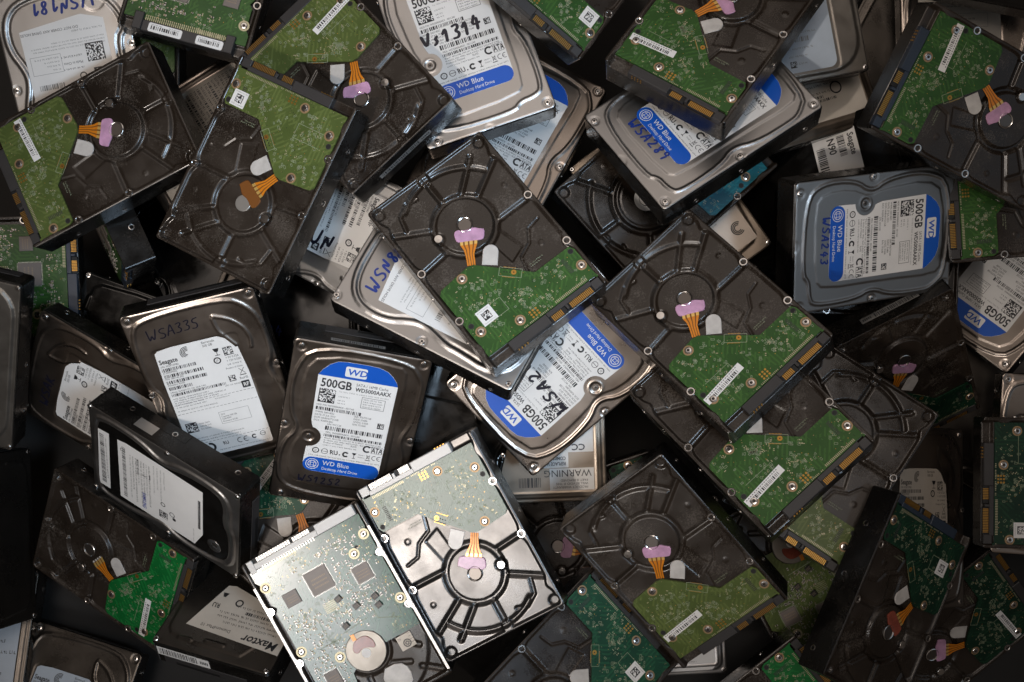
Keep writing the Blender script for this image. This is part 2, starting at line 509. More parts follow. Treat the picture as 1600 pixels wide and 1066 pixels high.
class Decal(MB):
    """flat printed matter stacked in thin sheets above height z"""
    def __init__(s, z):
        super().__init__()
        s.z = z
        s.h = 0.035

    def poly(s, pts, m, lv=0):
        z = s.z + lv * s.h
        s.face([(a - 50.8, b - 73.5, z) for a, b in pts], m)

    def rect(s, a0, b0, a1, b1, m, lv=1):
        s.poly([(a0, b0), (a1, b0), (a1, b1), (a0, b1)], m, lv)

    def frame(s, a0, b0, a1, b1, w, m, lv=1):
        s.rect(a0, b0, a1, b0 + w, m, lv); s.rect(a0, b1 - w, a1, b1, m, lv)
        s.rect(a0, b0 + w, a0 + w, b1 - w, m, lv); s.rect(a1 - w, b0 + w, a1, b1 - w, m, lv)

    def line(s, p, q, w, m, lv=1):
        dx, dy = q[0] - p[0], q[1] - p[1]
        l = math.hypot(dx, dy) + 1e-9
        nx, ny = -dy / l * w / 2, dx / l * w / 2
        s.poly([(p[0] - nx, p[1] - ny), (q[0] - nx, q[1] - ny), (q[0] + nx, q[1] + ny), (p[0] + nx, p[1] + ny)], m, lv)

    def disc(s, c, r, m, lv=1, n=20):
        s.poly([(c[0] + r * math.cos(6.2832 * i / n), c[1] + r * math.sin(6.2832 * i / n)) for i in range(n)], m, lv)

    def ring(s, c, r0, r1, m, lv=1, n=24, t0=0.0, t1=6.2832):
        for i in range(n):
            a, b = t0 + (t1 - t0) * i / n, t0 + (t1 - t0) * (i + 1) / n
            s.poly([(c[0] + r0 * math.cos(a), c[1] + r0 * math.sin(a)), (c[0] + r1 * math.cos(a), c[1] + r1 * math.sin(a)),
                    (c[0] + r1 * math.cos(b), c[1] + r1 * math.sin(b)), (c[0] + r0 * math.cos(b), c[1] + r0 * math.sin(b))], m, lv)

    def text(s, t, a, b, h, m, lv=2, sx=0.86, bold=False, rot=0.0, shear=0.0, align='L'):
        v, f = text_geo(t, bold)
        if not len(v):
            return
        k = h / 0.70
        w = v[:, 0].max() * k * sx
        x = v[:, 0] * k * sx + shear * v[:, 1] * k
        y = v[:, 1] * k
        if align == 'C':
            x = x - w / 2
        c, si = math.cos(rot), math.sin(rot)
        z = s.z + lv * s.h
        s.raw([(a + c * p - si * q - 50.8, b + si * p + c * q - 73.5, z) for p, q in zip(x, y)], f, m)

    def bars(s, a0, b0, a1, b1, m, lv=2, seed=1, fill=0.55, unit=0.45):
        r = random.Random(seed)
        x = a0
        while x < a1:
            w = unit * r.choice((1, 1, 1, 2, 3)) * (fill / 0.55)
            s.rect(x, b0, min(x + w, a1), b1, m, lv)
            x += w + unit * r.choice((1, 1, 2, 2)) * (0.45 / max(0.05, 1 - fill)) ** 0.5

    def qr(s, a, b, size, m, lv=2, n=14, seed=3):
        r = random.Random(seed)
        u = size / n
        for j in range(n):
            run = None
            for i in range(n + 1):
                on = i < n and (i == 0 or j == 0 or (j == n - 1 and i % 2 == 0) or (i == n - 1 and j % 2 == 0) or r.random() < 0.5)
                if on and run is None:
                    run = i
                if not on and run is not None:
                    s.rect(a + run * u, b + j * u, a + i * u, b + (j + 1) * u, m, lv)
                    run = None

    def words(s, a0, a1, b, h, m='ink', lv=2, seed=1):
        """print too small to read in the photograph"""
        r = random.Random(seed)
        x = a0
        while x < a1 - 0.4:
            n = r.randint(2, 8)
            for _ in range(n):
                if x > a1 - 0.3:
                    break
                w = h * r.uniform(0.28, 0.6)
                k = r.random()
                if k < .45:
                    s.rect(x, b, x + w * .35, b + h * r.uniform(.7, 1), m, lv)
                    s.rect(x + w * .35, b + h * .0, x + w, b + h * .2, m, lv)
                elif k < .8:
                    s.rect(x, b + h * .45, x + w, b + h * .72, m, lv)
                    s.rect(x + w * .6, b, x + w, b + h * .45, m, lv)
                else:
                    s.rect(x, b, x + w * .4, b + h, m, lv)
                x += w + h * 0.22
            x += h * 0.5

    def hand(s, t, a, b, h, m, lv=3, w=1.3, rot=0.0, gap=0.30, wide=1.0, lean=0.12, seed=5):
        r = random.Random(seed + int(a * 7 + b * 3 + len(t)))
        x = 0.0
        c, si = math.cos(rot), math.sin(rot)
        for ch in t:
            adv = 0.45
            dy = r.uniform(-.10, .10) * h
            for k, st in enumerate(STROKES[ch]):
                pts = smooth_path([(p[0] * h * wide + x + lean * p[1] * h, p[1] * h * r.uniform(.96, 1.04) + dy) for p in st], False, 2)
                adv = max(adv, max(p[0] for p in st))
                pts = [(a + c * p - si * q, b + si * p + c * q) for p, q in pts]
                L, R = [], []
                for i, p in enumerate(pts):
                    q0, q1 = pts[max(0, i - 1)], pts[min(len(pts) - 1, i + 1)]
                    dx, dy2 = q1[0] - q0[0], q1[1] - q0[1]
                    l = math.hypot(dx, dy2) + 1e-9
                    ww = w / 2 * (0.8 + 0.35 * abs(dy2) / l)
                    L.append((p[0] - dy2 / l * ww, p[1] + dx / l * ww)); R.append((p[0] + dy2 / l * ww, p[1] - dx / l * ww))
                for i in range(len(pts) - 1):
                    s.poly([R[i], R[i + 1], L[i + 1], L[i]], m, lv + 0.3 * k + 0.01 * i)
                s.disc(pts[0], w * .45, m, lv + .5, 8); s.disc(pts[-1], w * .45, m, lv + .55, 8)
            x += (adv * wide + gap) * h
        return x


# ------------------------------------------------------------------ objects
_mesh = {}


def cached(key, fn):
    if key not in _mesh:
        _mesh[key] = fn()
    return _mesh[key]


def part(name, me, parent, loc=None, rot=0.0):
    o = bpy.data.objects.new(name, me)
    COL.objects.link(o)
    o.parent = parent
    if loc:
        o.location = (loc[0] * MM, loc[1] * MM, loc[2] * MM)
        o.rotation_euler = (0, 0, rot)
    return o


def screw_mesh(r=2.5, m='chrome', head=0.9):
    def f():
        mb = MB()
        mb.lathe((0, 0), [(r, -1.2), (r, head * .45), (r * .86, head * .85), (r * .55, head), (r * .42, head), (r * .36, head * .3), (0.01, head * .3)], m, 16,
                 [m, m, m, m, 'screw_dark', 'screw_dark'])
        return mb.mesh("screw")
    return cached(("screw", r, m, head), f)


def post_mesh():
    def f():
        mb = MB()
        mb.lathe((0, 0), [(3.3, -3.0), (3.3, 0.05), (2.9, 0.3), (2.2, 0.3), (1.75, -0.1), (1.6, -2.2), (0.01, -2.2)], 'chrome', 18,
                 ['cast', 'cast', 'chrome', 'chrome', 'pin', 'gap'])
        return mb.mesh("threaded_hole")
    return cached("post", f)


def side_hole_mesh():
    def f():
        mb = MB()
        mb.lathe((0, 0), [(2.3, -0.3), (2.3, 0.18), (1.7, 0.25), (1.5, -0.1), (0.01, -0.15)], 'chrome', 14, ['chrome', 'chrome', 'pin', 'gap'])
        return mb.mesh("side_screw_hole")
    return cached("sidehole", f)


def side_holes(root, th, zc=-18.0, sides='LR'):
    for s in sides:
        for b in (30.0, 71.5, 131.5):
            o = part('side_screw_hole', side_hole_mesh(), root)
            sx = -1 if s == 'L' else 1
            o.location = (sx * 50.85 * MM, (b - 73.5) * MM, zc * MM)
            o.rotation_euler = (0, sx * math.pi / 2, 0)


def end_strip(root, end='far', a0=28, a1=78, z=-12.0, white=False, tall=6.0):
    """barcode strip stuck on the end face of a drive"""
    def f():
        d = Decal(0)
        w, t = a1 - a0, tall
        sgn = 1
        d.face([(-w / 2, -t / 2, 0), (w / 2, -t / 2, 0), (w / 2, t / 2, 0), (-w / 2, t / 2, 0)], 'white' if white else 'greybar')
        r = random.Random(4)
        x = -w / 2 + 2
        while x < w / 2 - w * .22:
            k = r.choice((.4, .4, .8, 1.1))
            d.face([(x, -t * .36, .05), (x + k, -t * .36, .05), (x + k, t * .36, .05), (x, t * .36, .05)], 'ink')
            x += k + r.choice((.5, .8, 1.0))
        for j in range(5):
            x = w / 2 - w * .18 + j * w * .032
            d.face([(x, -t * .2, .05), (x + w * .02, -t * .2, .05), (x + w * .02, t * .15, .05), (x, t * .15, .05)], 'ink')
        return d.mesh("barcode_strip")
    o = part('barcode_strip', cached(("strip", end, a0, a1, white, tall), f), root)
    am = (a0 + a1) / 2 - 50.8
    if end == 'far':
        o.matrix_local = Matrix.Translation((am * MM, 73.75 * MM, z * MM)) @ Matrix.Rotation(math.pi, 4, 'Z') @ Matrix.Rotation(math.pi / 2, 4, 'X')
    elif end == 'near':
        o.matrix_local = Matrix.Translation((am * MM, -73.75 * MM, z * MM)) @ Matrix.Rotation(math.pi / 2, 4, 'X')
    return o


# ---------------------------------------------------------------- board side up, small board and cast base
HUB = (49.5, 96.3)
PCB_OUT = [(4, 8.5), (97.5, 8.5), (97.5, 7.2), (100.6, 7.2), (100.6, 9.5), (98.5, 12), (98.5, 33), (96.5, 36.8), (66.5, 36.8), (36, 68.4), (31, 69.6), (7, 67.3), (4, 64.5)]


def cast_height(A, B, hub=HUB, big=False):
    Z = np.full(A.shape, -3.4)
    R = np.hypot(A - hub[0], B - hub[1])
    hr = 24.0 if big else 20.6
    # raised plateau panels between the spokes
    Z += 1.3 * ss(R, hr + 3.2, hr + 5.4)
    # left field recess steps
    rec = [(72, 58), (59, 53), (56, 74), (66, 81)]
    Z -= 0.9 * (1 - ss(sdf(A, B, rec), -1.0, 0.8))
    jag = [(63, 40), (66, 52), (77, 57), (83, 66), (93, 68)]
    Z -= 0.8 * (1 - ss(path_d(A, B, jag), 0.2, 1.4))
    # spokes: ridge with a shadow groove on each side
    sp = [((99, 84.5), (69, 84.5)), ((97, 124), (68, 107)), ((84, 136), (58, 114)), ((47, 141), (47, 117)), ((5, 121), (31, 106)), ((3.5, 85.5), (28, 88))]
    if big:
        sp = [((99, 84.5), (73, 90)), ((97, 128), (69, 112)), ((52, 142), (50, 120)), ((3, 130), (30, 110)), ((3, 84), (24, 90)), ((70, 60), (60, 74))]
    # channels between the wedge panels, softly rounded at the bottom
    G = np.zeros(A.shape)
    for p, q in sp:
        d = seg_d(A, B, p, q)
        G = np.maximum(G, 2.0 * (0.5 + 0.5 * np.cos(np.pi * np.clip(d / 3.2, 0, 1))))
    ang = np.arctan2(B - hub[1], A - hub[0])
    arc = np.abs(R - 44.5)
    amask = ss(ang, math.radians(28), math.radians(34)) * (1 - ss(ang, math.radians(126), math.radians(134)))
    G = np.maximum(G, amask * 1.9 * (0.5 + 0.5 * np.cos(np.pi * np.clip(arc / 3.2, 0, 1))))
    jag2 = [(14, 118), (17, 130), (26, 136), (34, 134)]
    d = path_d(A, B, jag2)
    G = np.maximum(G, 1.3 * (0.5 + 0.5 * np.cos(np.pi * np.clip(d / 2.2, 0, 1))))
    Z = Z - G
    # bosses
    for c, r, h in (((47, 142.2), 4.4, 2.1), ((84, 52), 2.2, 0.4), ((90, 103), 2.0, 0.45)):
        Z += h * (1 - ss(np.hypot(A - c[0], B - c[1]), r - .8, r + .6))
    # hub
    Z = np.where(R < hr + 4.0, -4.7 + 3.2 * (1 - ss(R, hr - 0.5, hr + 0.5)) + 2.5 * ss(R, hr + 2.4, hr + 4.0) * (Z + 4.7) / 2.5, Z)
    if big:
        for rr in (20.5,):
            Z -= 0.4 * (1 - ss(np.abs(R - rr), 0.2, 0.8)) * (R < hr - 1)
    # pocket of the pivot post
    if not big:
        Z -= 1.2 * (1 - ss(np.hypot(A - 28.5, B - 99.5), 3.8, 5.2))
    # rim
    e = np.minimum(A, 101.6 - A)
    bul = np.zeros(A.shape)
    for pb in (41.3, 85.7, 16, 128):
        bul = np.maximum(bul, 2.6 * np.exp(-((B - pb) / 4.5) ** 2))
    lift = 1 - ss(e, 2.2 + bul, 3.8 + bul)
    Z = Z + (0 - Z) * lift
    lf = 1 - ss(147 - B, 1.6, 3.0)
    Z = Z + (0 - Z) * lf
    for c in ((6, 141), (95.6, 141)):
        k = 1 - ss(np.hypot(A - c[0], B - c[1]), 3.2, 4.6)
        Z = Z + (-4.5 - Z) * k
    # connector bay
    k = 1 - ss(B, 7.0, 8.2)
    k = k * ss(A, 3, 4) * (1 - ss(A, 98, 99))
    Z = Z + (-6.0 - Z) * k
    k2 = (1 - ss(B, 66, 67)) * ss(B, 8, 9) * ss(A, 4, 5) * (1 - ss(A, 97.5, 98.5))
    Z = np.where((k2 > .5) & inside(A, B, PCB_OUT), np.minimum(Z, -2.2), Z)
    return Z


def seg_s(A, B, p, q):
    return (q[0] - p[0]) * (B - p[1]) - (q[1] - p[1]) * (A - p[0])


def casting_mesh(big=False, m='cast'):
    return cached(("casting", big, m), lambda: height_mesh("casting", lambda A, B: cast_height(A, B, HUB, big), m, -25.4, 0.0, 2.2, 0.72, 'body', 0.45))


def footprints(d, poly, n, seed, avoid=(), lv=1):
    """silkscreen component outlines, pads and vias"""
    r = random.Random(seed)
    P = np.array(poly)
    lo, hi = P.min(0), P.max(0)

    def ok(a, b, mrg=1.6):
        X, Y = np.array([a]), np.array([b])
        if sdf(X, Y, poly)[0] > -mrg:
            return False
        return all(math.hypot(a - c[0], b - c[1]) > c[2] for c in avoid)
    cl = []
    while len(cl) < 20:
        c = (r.uniform(lo[0], hi[0]), r.uniform(lo[1], hi[1]))
        if ok(*c, 4):
            cl.append((c, r.choice((0, math.pi / 2, math.pi / 4, -math.pi / 4))))
    k = 0
    while k < n:
        (cx, cy), rot = r.choice(cl)
        a, b = r.gauss(cx, 4.2), r.gauss(cy, 3.6)
        if not ok(a, b):
            continue
        k += 1
        w, h = r.choice(((1.7, .9), (2.0, 1.1), (1.4, .8), (2.5, 1.3)))
        c, s = math.cos(rot), math.sin(rot)
        T = lambda x, y: (a + c * x - s * y, b + s * x + c * y)
        q = [T(-w / 2, -h / 2), T(w / 2, -h / 2), T(w / 2, h / 2), T(-w / 2, h / 2)]
        if r.random() < .7:
            for i in range(4):
                d.line(q[i], q[(i + 1) % 4], 0.26, 'silk', lv)
        else:
            for sx in (-1, 1):
                e = [T(sx * w * .3 - .35, -h * .4), T(sx * w * .3 + .35, -h * .4), T(sx * w * .3 + .35, h * .4), T(sx * w * .3 - .35, h * .4)]
                d.poly(e, 'pad', lv)
        if r.random() < .35:
            p = T(-w / 2, h / 2 + .5)
            for i in range(r.randint(2, 3)):
                d.line((p[0] + i * .7 * c, p[1] + i * .7 * s), (p[0] + i * .7 * c - s * .9 + .2, p[1] + i * .7 * s + c * .9), 0.3, 'silk', lv)
    k = 0
    while k < n:
        a, b = r.uniform(lo[0], hi[0]), r.uniform(lo[1], hi[1])
        if ok(a, b, .8):
            k += 1
            d.disc((a, b), r.uniform(.22, .38), r.choice(('pad', 'gold', 'copper', 'gap', 'gap')), lv, 6)


B_SCREWS = [(23.5, 65), (95, 20.5), (37, 15.5), (10.5, 26)]


def board_mesh(pm, seed):
    def f():
        d = Decal(-0.3)
        d.prism([L2(a, b) for a, b in PCB_OUT], -1.9, -0.3, pm, 0.0)
        av = [(a, b, 4.6) for a, b in B_SCREWS] + [(96.5, 33.5, 2.5), (8, 33.5, 2.5)]
        for a, b in B_SCREWS:
            d.ring((a, b), 2.6, 3.9, 'copper', 1, 20)
        for c in ((95.2, 33.2), (7.6, 33.2)):
            d.disc(c, 1.7, 'gap', 1, 14); d.ring(c, 1.7, 2.1, 'plastic', 1.5, 14)
        footprints(d, PCB_OUT, 150, seed, av)
        # box for the unpopulated chip, rows of pads
        c, s = math.cos(-math.pi / 4), math.sin(-math.pi / 4)
        T = lambda x, y: (53.0 + c * x - s * y, 47.5 + s * x + c * y)
        q = [T(-8, -3.2), T(8, -3.2), T(8, 3.2), T(-8, 3.2)]
        for i in range(4):
            d.line(q[i], q[(i + 1) % 4], 0.32, 'silk', 1.5)
        for i in range(9):
            for y in (-3.6, 3.6):
                p = T(-5 + i * 1.0, y)
                d.disc(p, .38, 'gold', 2, 6)
        d.disc(T(2.3, 0.4), 1.9, 'gold', 1.5, 14); d.disc(T(2.3, 0.4), .5, 'gap', 2, 8)
        for i in range(3):
            d.disc(T(-4.5 + i * 2, 0), .5, 'gap', 1.5, 8)
        p = [(14, 38), (36, 38), (36, 27), (14, 27)]
        for i in range(3):
            d.line(p[i], p[i + 1], 0.3, 'silk', 1)
        # connector solder pins
        for i in range(22):
            a = 64.0 + i * 1.27
            d.rect(a, 9.2, a + .62, 11.2, 'pad', 1.5)
        for i in range(20):
            a = 36 + i * 1.27
            if r_skip(i):
                d.rect(a, 8.9, a + .55, 10.0, 'pad', 1.5)
        for i in range(3):
            for j in range(3):
                d.disc((45.5 + i * 2.6, 11.4 + j * 2.2), .85, 'gold', 2, 8)
        d.rect(85, 20, 88, 32, 'gap' if False else pm, 1)
        for i in range(9):
            d.rect(85.3, 20.2 + i * 1.35, 88.3, 20.9 + i * 1.35, 'plastic', 1.5)
        # maker's marks
        d.words(67, 79, 43.2, 1.0, 'silk', 1.5, seed); d.words(67, 76, 41.4, 1.0, 'silk', 1.5, seed + 1)
        return d.mesh("circuit_board")
    return cached(("board", pm, seed), f)


def r_skip(i):
    return i % 7 not in (3,)


def connector_mesh(m='plastic'):
    def f():
        mb = MB()
        mb.box(20 - 50.8, 0.2 - 73.5, -9.5, 53.5 - 50.8, 8.3 - 73.5, -0.35, m, .5)
        mb.box(53.5 - 50.8, 4.6 - 73.5, -9.5, 92 - 50.8, 8.3 - 73.5, -0.5, m, .3)
        mb.box(53.5 - 50.8, -0.2 - 73.5, -4.2, 67.3 - 50.8, 4.6 - 73.5, -1.9, 'gap', .2)
        mb.box(70.0 - 50.8, -0.2 - 73.5, -4.2, 91 - 50.8, 4.6 - 73.5, -1.9, 'gap', .2)
        mb.box(67.6 - 50.8, 1.2 - 73.5, -9.5, 69.7 - 50.8, 4.8 - 73.5, -0.5, m, .2)
        mb.box(91 - 50.8, 0.2 - 73.5, -9.5, 98.5 - 50.8, 7.0 - 73.5, -0.7, m, .4)
        # jumper pins in the block's front face
        for i in range(4):
            for j in range(2):
                x, z = 23.5 + i * 2.5 - 50.8, -3.2 - j * 2.4
                mb.box(x, -0.5 - 73.5, z, x + .8, 0.5 - 73.5, z + .8, 'gold')
        mb.box(20 - 50.8, 0.4 - 73.5, -22, 98.5 - 50.8, 1.4 - 73.5, -9.6, 'body', .2)
        return mb.mesh("sata_connector")
    return cached(("conn", m), f)


def contacts_mesh(m='gold'):
    def f():
        mb = MB()
        for a0, n in ((54.6, 7), (71.0, 15)):
            for i in range(n):
                x = a0 + i * 1.27 + (0.9 if n == 7 else 0.2) - 50.8
                mb.box(x, 0.1 - 73.5, -1.95, x + .74, 4.5 - 73.5, -1.72, m)
        return mb.mesh("contact_strip")
    return cached(("contacts", m), f)


def ribbon_mesh(rust=False):
    def f():
        mb = MB()
        zt, zb = -1.25, -1.7
        # centreline from the board edge to the hub in drive coordinates, widening at the motor end
        cl = [((35.0, 69.2), 3.0, -1.8), ((36.6, 72.0), 3.0, -1.5), ((39.0, 76.5), 3.2, -1.1), ((41.0, 79.2), 4.2, -0.9), ((42.8, 82.6), 6.0, -0.85), ((45.4, 86.4), 6.3, -0.85)]
        dx, dy = 45.4 - 35.0, 86.4 - 69.2
        l = math.hypot(dx, dy)
        nx, ny = dy / l, -dx / l
        n = 7
        for k in range(len(cl) - 1):
            (p, w, z), (q, w2, z2) = cl[k], cl[k + 1]
            for i in range(n):
                t0, t1 = ((0, .17, .27, .44, .53, .70, .80, 1.0) and (0, .16, .28, .44, .56, .72, .84, 1.0))[i] * 2 - 1, (0, .16, .28, .44, .56, .72, .84, 1.0)[i + 1] * 2 - 1
                m = 'flex' if i % 2 == 0 else 'flex_dark'
                if k == len(cl) - 2 and i % 2 == 0:
                    m = 'flex_gold'
                if m == 'flex_dark':
                    zo = -.04
                else:
                    zo = 0
                sh = .03 if i % 2 == 0 else 0
                ta, tb = t0 - sh, t1 + sh
                ta, tb = max(-1, ta), min(1, tb)
                zz = 0.02 if i % 2 == 0 else 0
                mb.face([(p[0] + nx * ta * w - 50.8, p[1] + ny * ta * w - 73.5, z + zz), (q[0] + nx * ta * w2 - 50.8, q[1] + ny * ta * w2 - 73.5, z2 + zz),
                         (q[0] + nx * tb * w2 - 50.8, q[1] + ny * tb * w2 - 73.5, z2 + zz), (p[0] + nx * tb * w - 50.8, p[1] + ny * tb * w - 73.5, z + zz)][::-1], m)
        if rust:
            for i in range(4):
                t = -0.75 + i * .5
                mb.lathe((45.4 + nx * t * 6 - 50.8, 87 + ny * t * 6 - 73.5), [(1.3, -1.0), (1.15, -.3), (.7, .1), (.01, .2)], 'comp_silver', 10)
        return mb.mesh("ribbon_cable")
    return cached(("ribbon", rust), f)


def adhesive_mesh(m='lilac'):
    def f():
        mb = MB()
        q = [(37.2, 90.6), (39.5, 96.2), (43, 96.6), (46, 93.6), (49.5, 91.8), (53, 91.4), (56.8, 86.8), (58.8, 85.2), (54.4, 79.8), (51.5, 80.2), (44, 85), (38, 88.2)]
        q = smooth_path(q, True, 1)
        if sum((q[i][0] * q[(i + 1) % len(q)][1] - q[(i + 1) % len(q)][0] * q[i][1]) for i in range(len(q))) < 0:
            q = q[::-1]
        mb.prism([L2(*p) for p in q], -1.6, -0.35, m, .35)
        return mb.mesh("adhesive_pad")
    return cached(("adh", m), f)


def tab_mesh():
    def f():
        mb = MB()
        ax = (45.2, 61.5); bx = (51.6, 68.8)
        r = 5.6
        ang = math.atan2(bx[1] - ax[1], bx[0] - ax[0])
        p = []
        for i in range(13):
            t = ang - math.pi / 2 + math.pi * i / 12
            p.append((bx[0] + r * math.cos(t), bx[1] + r * math.sin(t)))
        p += [(ax[0] - r * math.cos(ang - math.pi / 2), ax[1] - r * math.sin(ang - math.pi / 2)), (ax[0] + r * math.cos(ang - math.pi / 2), ax[1] + r * math.sin(ang - math.pi / 2))]
        mb.prism([L2(*q) for q in p], -2.4, -1.55, 'tab', .3)
        return mb.mesh("milky_tab")
    return cached("tab", f)


def pivot_mesh():
    def f():
        mb = MB()
        mb.lathe((0, 0), [(3.2, -4.5), (3.2, -0.7), (2.8, -0.3), (0.01, -0.2)], 'chrome', 18)
        return mb.mesh("pivot_post")
    return cached("pivot", f)


def pin_mesh(cap=False):
    def f():
        mb = MB()
        if cap:
            mb.lathe((0, 0), [(6.1, -1.6), (6.1, -.9), (5.8, -.7), (0.01, -.7)], 'comp_silver', 26)
        else:
            mb.lathe((0, 0), [(6.0, -1.6), (6.0, -0.55), (5.5, -0.25), (5.0, -0.5), (4.6, -1.0), (0.01, -1.0)], 'pin', 26, ['pin', 'chrome', 'chrome', 'pin', 'pin'])
        return mb.mesh("spindle_pin")
    return cached(("pin", cap), f)


def bar_label_mesh(seed):
    def f():
        d = Decal(-0.18)
        c, s = 1, 0
        d.prism([L2(5.2, 25.6), L2(5.2, 25.6)] and [L2(5.5, 24.6), L2(41.5, 27.2), L2(41.1, 33.2), L2(5.1, 30.6)], -0.3, -0.18, 'white')
        r = random.Random(seed)
        t = 3.0
        while t < 32:
            w = r.choice((.4, .4, .7, 1.0))
            a, b = 5.4 + t, 24.8 + t * .072
            d.poly([(a, b + .7), (a + w, b + .75), (a + w - .18, b + 3.4), (a - .18, b + 3.35)], 'ink', 1)
            t += w + r.choice((.4, .7, 1.0))
        for k in range(16):
            a, b = 6.5 + k * 2.0, 29.2 + k * 2.0 * .072
            d.poly([(a, b), (a + 1.2, b + .06), (a + 1.15, b + .75), (a, b + .7)], 'ink_grey', 1)
        return d.mesh("barcode_label")
    return cached(("bar", seed), f)


def qr_label_mesh(a, b, seed):
    def f():
        d = Decal(-0.18)
        d.prism([L2(a - 6, b - 6), L2(a + 6, b - 6), L2(a + 6, b + 6), L2(a - 6, b + 6)], -0.3, -0.18, 'white')
        d.qr(a - 3.1, b - 3.1, 6.2, 'ink', 1, 10, seed)
        d.words(a - 5, a + 5, b + 4.2, .8, 'ink_grey', 1, seed); d.words(a - 5, a + 5, b - 5, .8, 'ink_grey', 1, seed + 1)
        return d.mesh("square_code_label")
    return cached(("qr", a, b, seed), f)


def board_up(root, pm='pcb', big=False, cast='cast', sticker='bar', cap=False, adh='lilac', conn='plastic', seed=1, strip=False, sides='LR', spare=True):
    part('casting', casting_mesh(big, cast), root)
    part('circuit_board', board_mesh(pm, seed % 3), root)
    c = part('sata_connector', connector_mesh(conn), root)
    part('contact_strip', contacts_mesh('comp_silver' if conn == 'plastic_grey' else 'gold'), c)
    part('ribbon_cable', ribbon_mesh(adh == 'dots'), root)
    if adh in ('lilac', 'rust', 'flex_dark'):
        part('adhesive_pad', adhesive_mesh(adh), root)
    part('milky_tab', tab_mesh(), root)
    part('pivot_post', pivot_mesh(), root, (28.5 - 50.8, 99.5 - 73.5, 0))
    part('spindle_pin', pin_mesh(cap), root, (HUB[0] - 50.8, HUB[1] - 73.5, 0))
    for a, b in B_SCREWS:
        part('board_screw', screw_mesh(2.7, 'chrome'), root, (a - 50.8, b - 73.5, -0.3), a)
    for a in (3.4, 98.2):
        for b in (41.3, 85.7):
            part('threaded_hole', post_mesh(), root, (a - 50.8, b - 73.5, 0.0))
    if sticker == 'bar':
        part('barcode_label', bar_label_mesh(seed % 5), root)
    elif sticker == 'qrl':
        part('square_code_label', qr_label_mesh(21, 33, seed % 5), root)
    elif sticker == 'qrr':
        part('square_code_label', qr_label_mesh(87.5, 29.5, seed % 5), root)
    side_holes(root, 26, sides=sides)
    if strip:
        end_strip(root, 'far')


def add_round_sticker(root):

    def f():
        mb = MB()
        mb.lathe((0, 0), [(9.5, -1.6), (9.5, -1.3), (0.01, -1.3)], 'white', 30)
        return mb.mesh("round_sticker")
    part('round_sticker', cached("rs", f), root, (HUB[0] - 50.8, HUB[1] - 73.5, 0.9))


# ---------------------------------------------------------------- board side up, full-size populated board
F_SCREWS = [(7.3, 23.8), (21, 33.4), (6.7, 79), (69, 96.3), (92.8, 78.7), (92.8, 23.6)]
F_OUT = [(3.5, 8.5), (98, 8.5), (98, 17), (95, 21), (95, 38), (92.5, 41), (95, 45), (95, 118), (88, 126), (68, 126), (66, 112), (60, 108), (62, 100), (60, 92), (54, 87.6), (48, 86), (42, 87.6),
         (37, 91), (33.5, 97.5), (33, 103), (24, 103), (3.5, 103), (3.5, 88), (8.5, 85.7), (3.5, 83), (3.5, 45), (8.5, 41.5), (3.5, 38), (3.5, 26), (6.2, 24), (3.5, 19)]


def full_height(A, B):
    Z = np.full(A.shape, -3.5)
    c = (49.4, 101.5)
    R = np.hypot(A - c[0], B - c[1])
    Z += 1.4 * (1 - ss(np.hypot(A - 49, B - 101), 46, 48))
    for p, q in (((12, 117), (26, 104)), ((24, 125), (40, 118)), ((18, 132), (5, 142)), ((36, 143), (44, 120)), ((60, 143), (57, 121)), ((75, 140), (68, 120)), ((95, 142), (80, 124))):
        d = seg_d(A, B, p, q)
        Z -= 1.6 * (1 - ss(d, 1.2, 2.6))
    Z = np.where(R < 20, -5 + 4.0 * (1 - ss(R, 15.6, 16.6)) + 2 * ss(R, 17.5, 20), Z)
    e = np.minimum(A, 101.6 - A)
    Z = Z + (-0.4 - Z) * (1 - ss(e, 2.6, 4.0))
    Z = Z + (-1.0 - Z) * (1 - ss(147 - B, 3.0, 4.2))
    k = (1 - ss(B, 7.0, 8.2)) * ss(A, 3, 4) * (1 - ss(A, 98, 99))
    Z = Z + (-6.0 - Z) * k
    Z = np.where(inside(A, B, F_OUT), np.minimum(Z, -2.4), Z)
    return Z


def full_casting():
    return cached("fullcast", lambda: height_mesh("casting", full_height, 'cast', -25.4, 0.0, 2.2, 0.72, 'body', 0.45))


def full_board_mesh(pm):
    def f():
        d = Decal(-0.6)
        d.prism([L2(a, b) for a, b in F_OUT], -2.2, -0.6, pm)
        av = [(a, b, 5.0) for a, b in F_SCREWS] + [(54, 38, 14), (79, 40, 9), (22, 49, 9), (81, 108, 8), (30, 85, 11)]
        footprints(d, F_OUT, 170, 21, av)
        for a, b in F_SCREWS:
            d.ring((a, b), 2.6, 4.2, 'pad', 1, 20)
        d.disc((17, 30), 1.6, 'gap', 1, 14)
        for i in range(24):
            a = 88 - i * 1.27
            d.rect(a, 9.0, a + .6, 11.4, 'pad', 1.5)
        for k, (p, q) in enumerate((((29, 62), (29, 84)), ((29, 84), (12, 92)), ((10, 57), (12, 90)), ((36, 80), (58, 82)), ((62, 84), (80, 84)), ((70, 60), (70, 80)))):
            d.line(p, q, .5, 'silk', 1)
        for i in range(9):
            for j in range(6):
                d.disc((57 + i * 1.1 - 5, 56 + j * 1.4), .42, 'pad', 1.5, 6)
        d.words(14, 25, 98.8, 1.2, 'silk', 1, 4); d.words(14, 24, 96.8, 1.2, 'silk', 1, 5)
        return d.mesh("circuit_board")
    return cached(("fboard", pm), f)


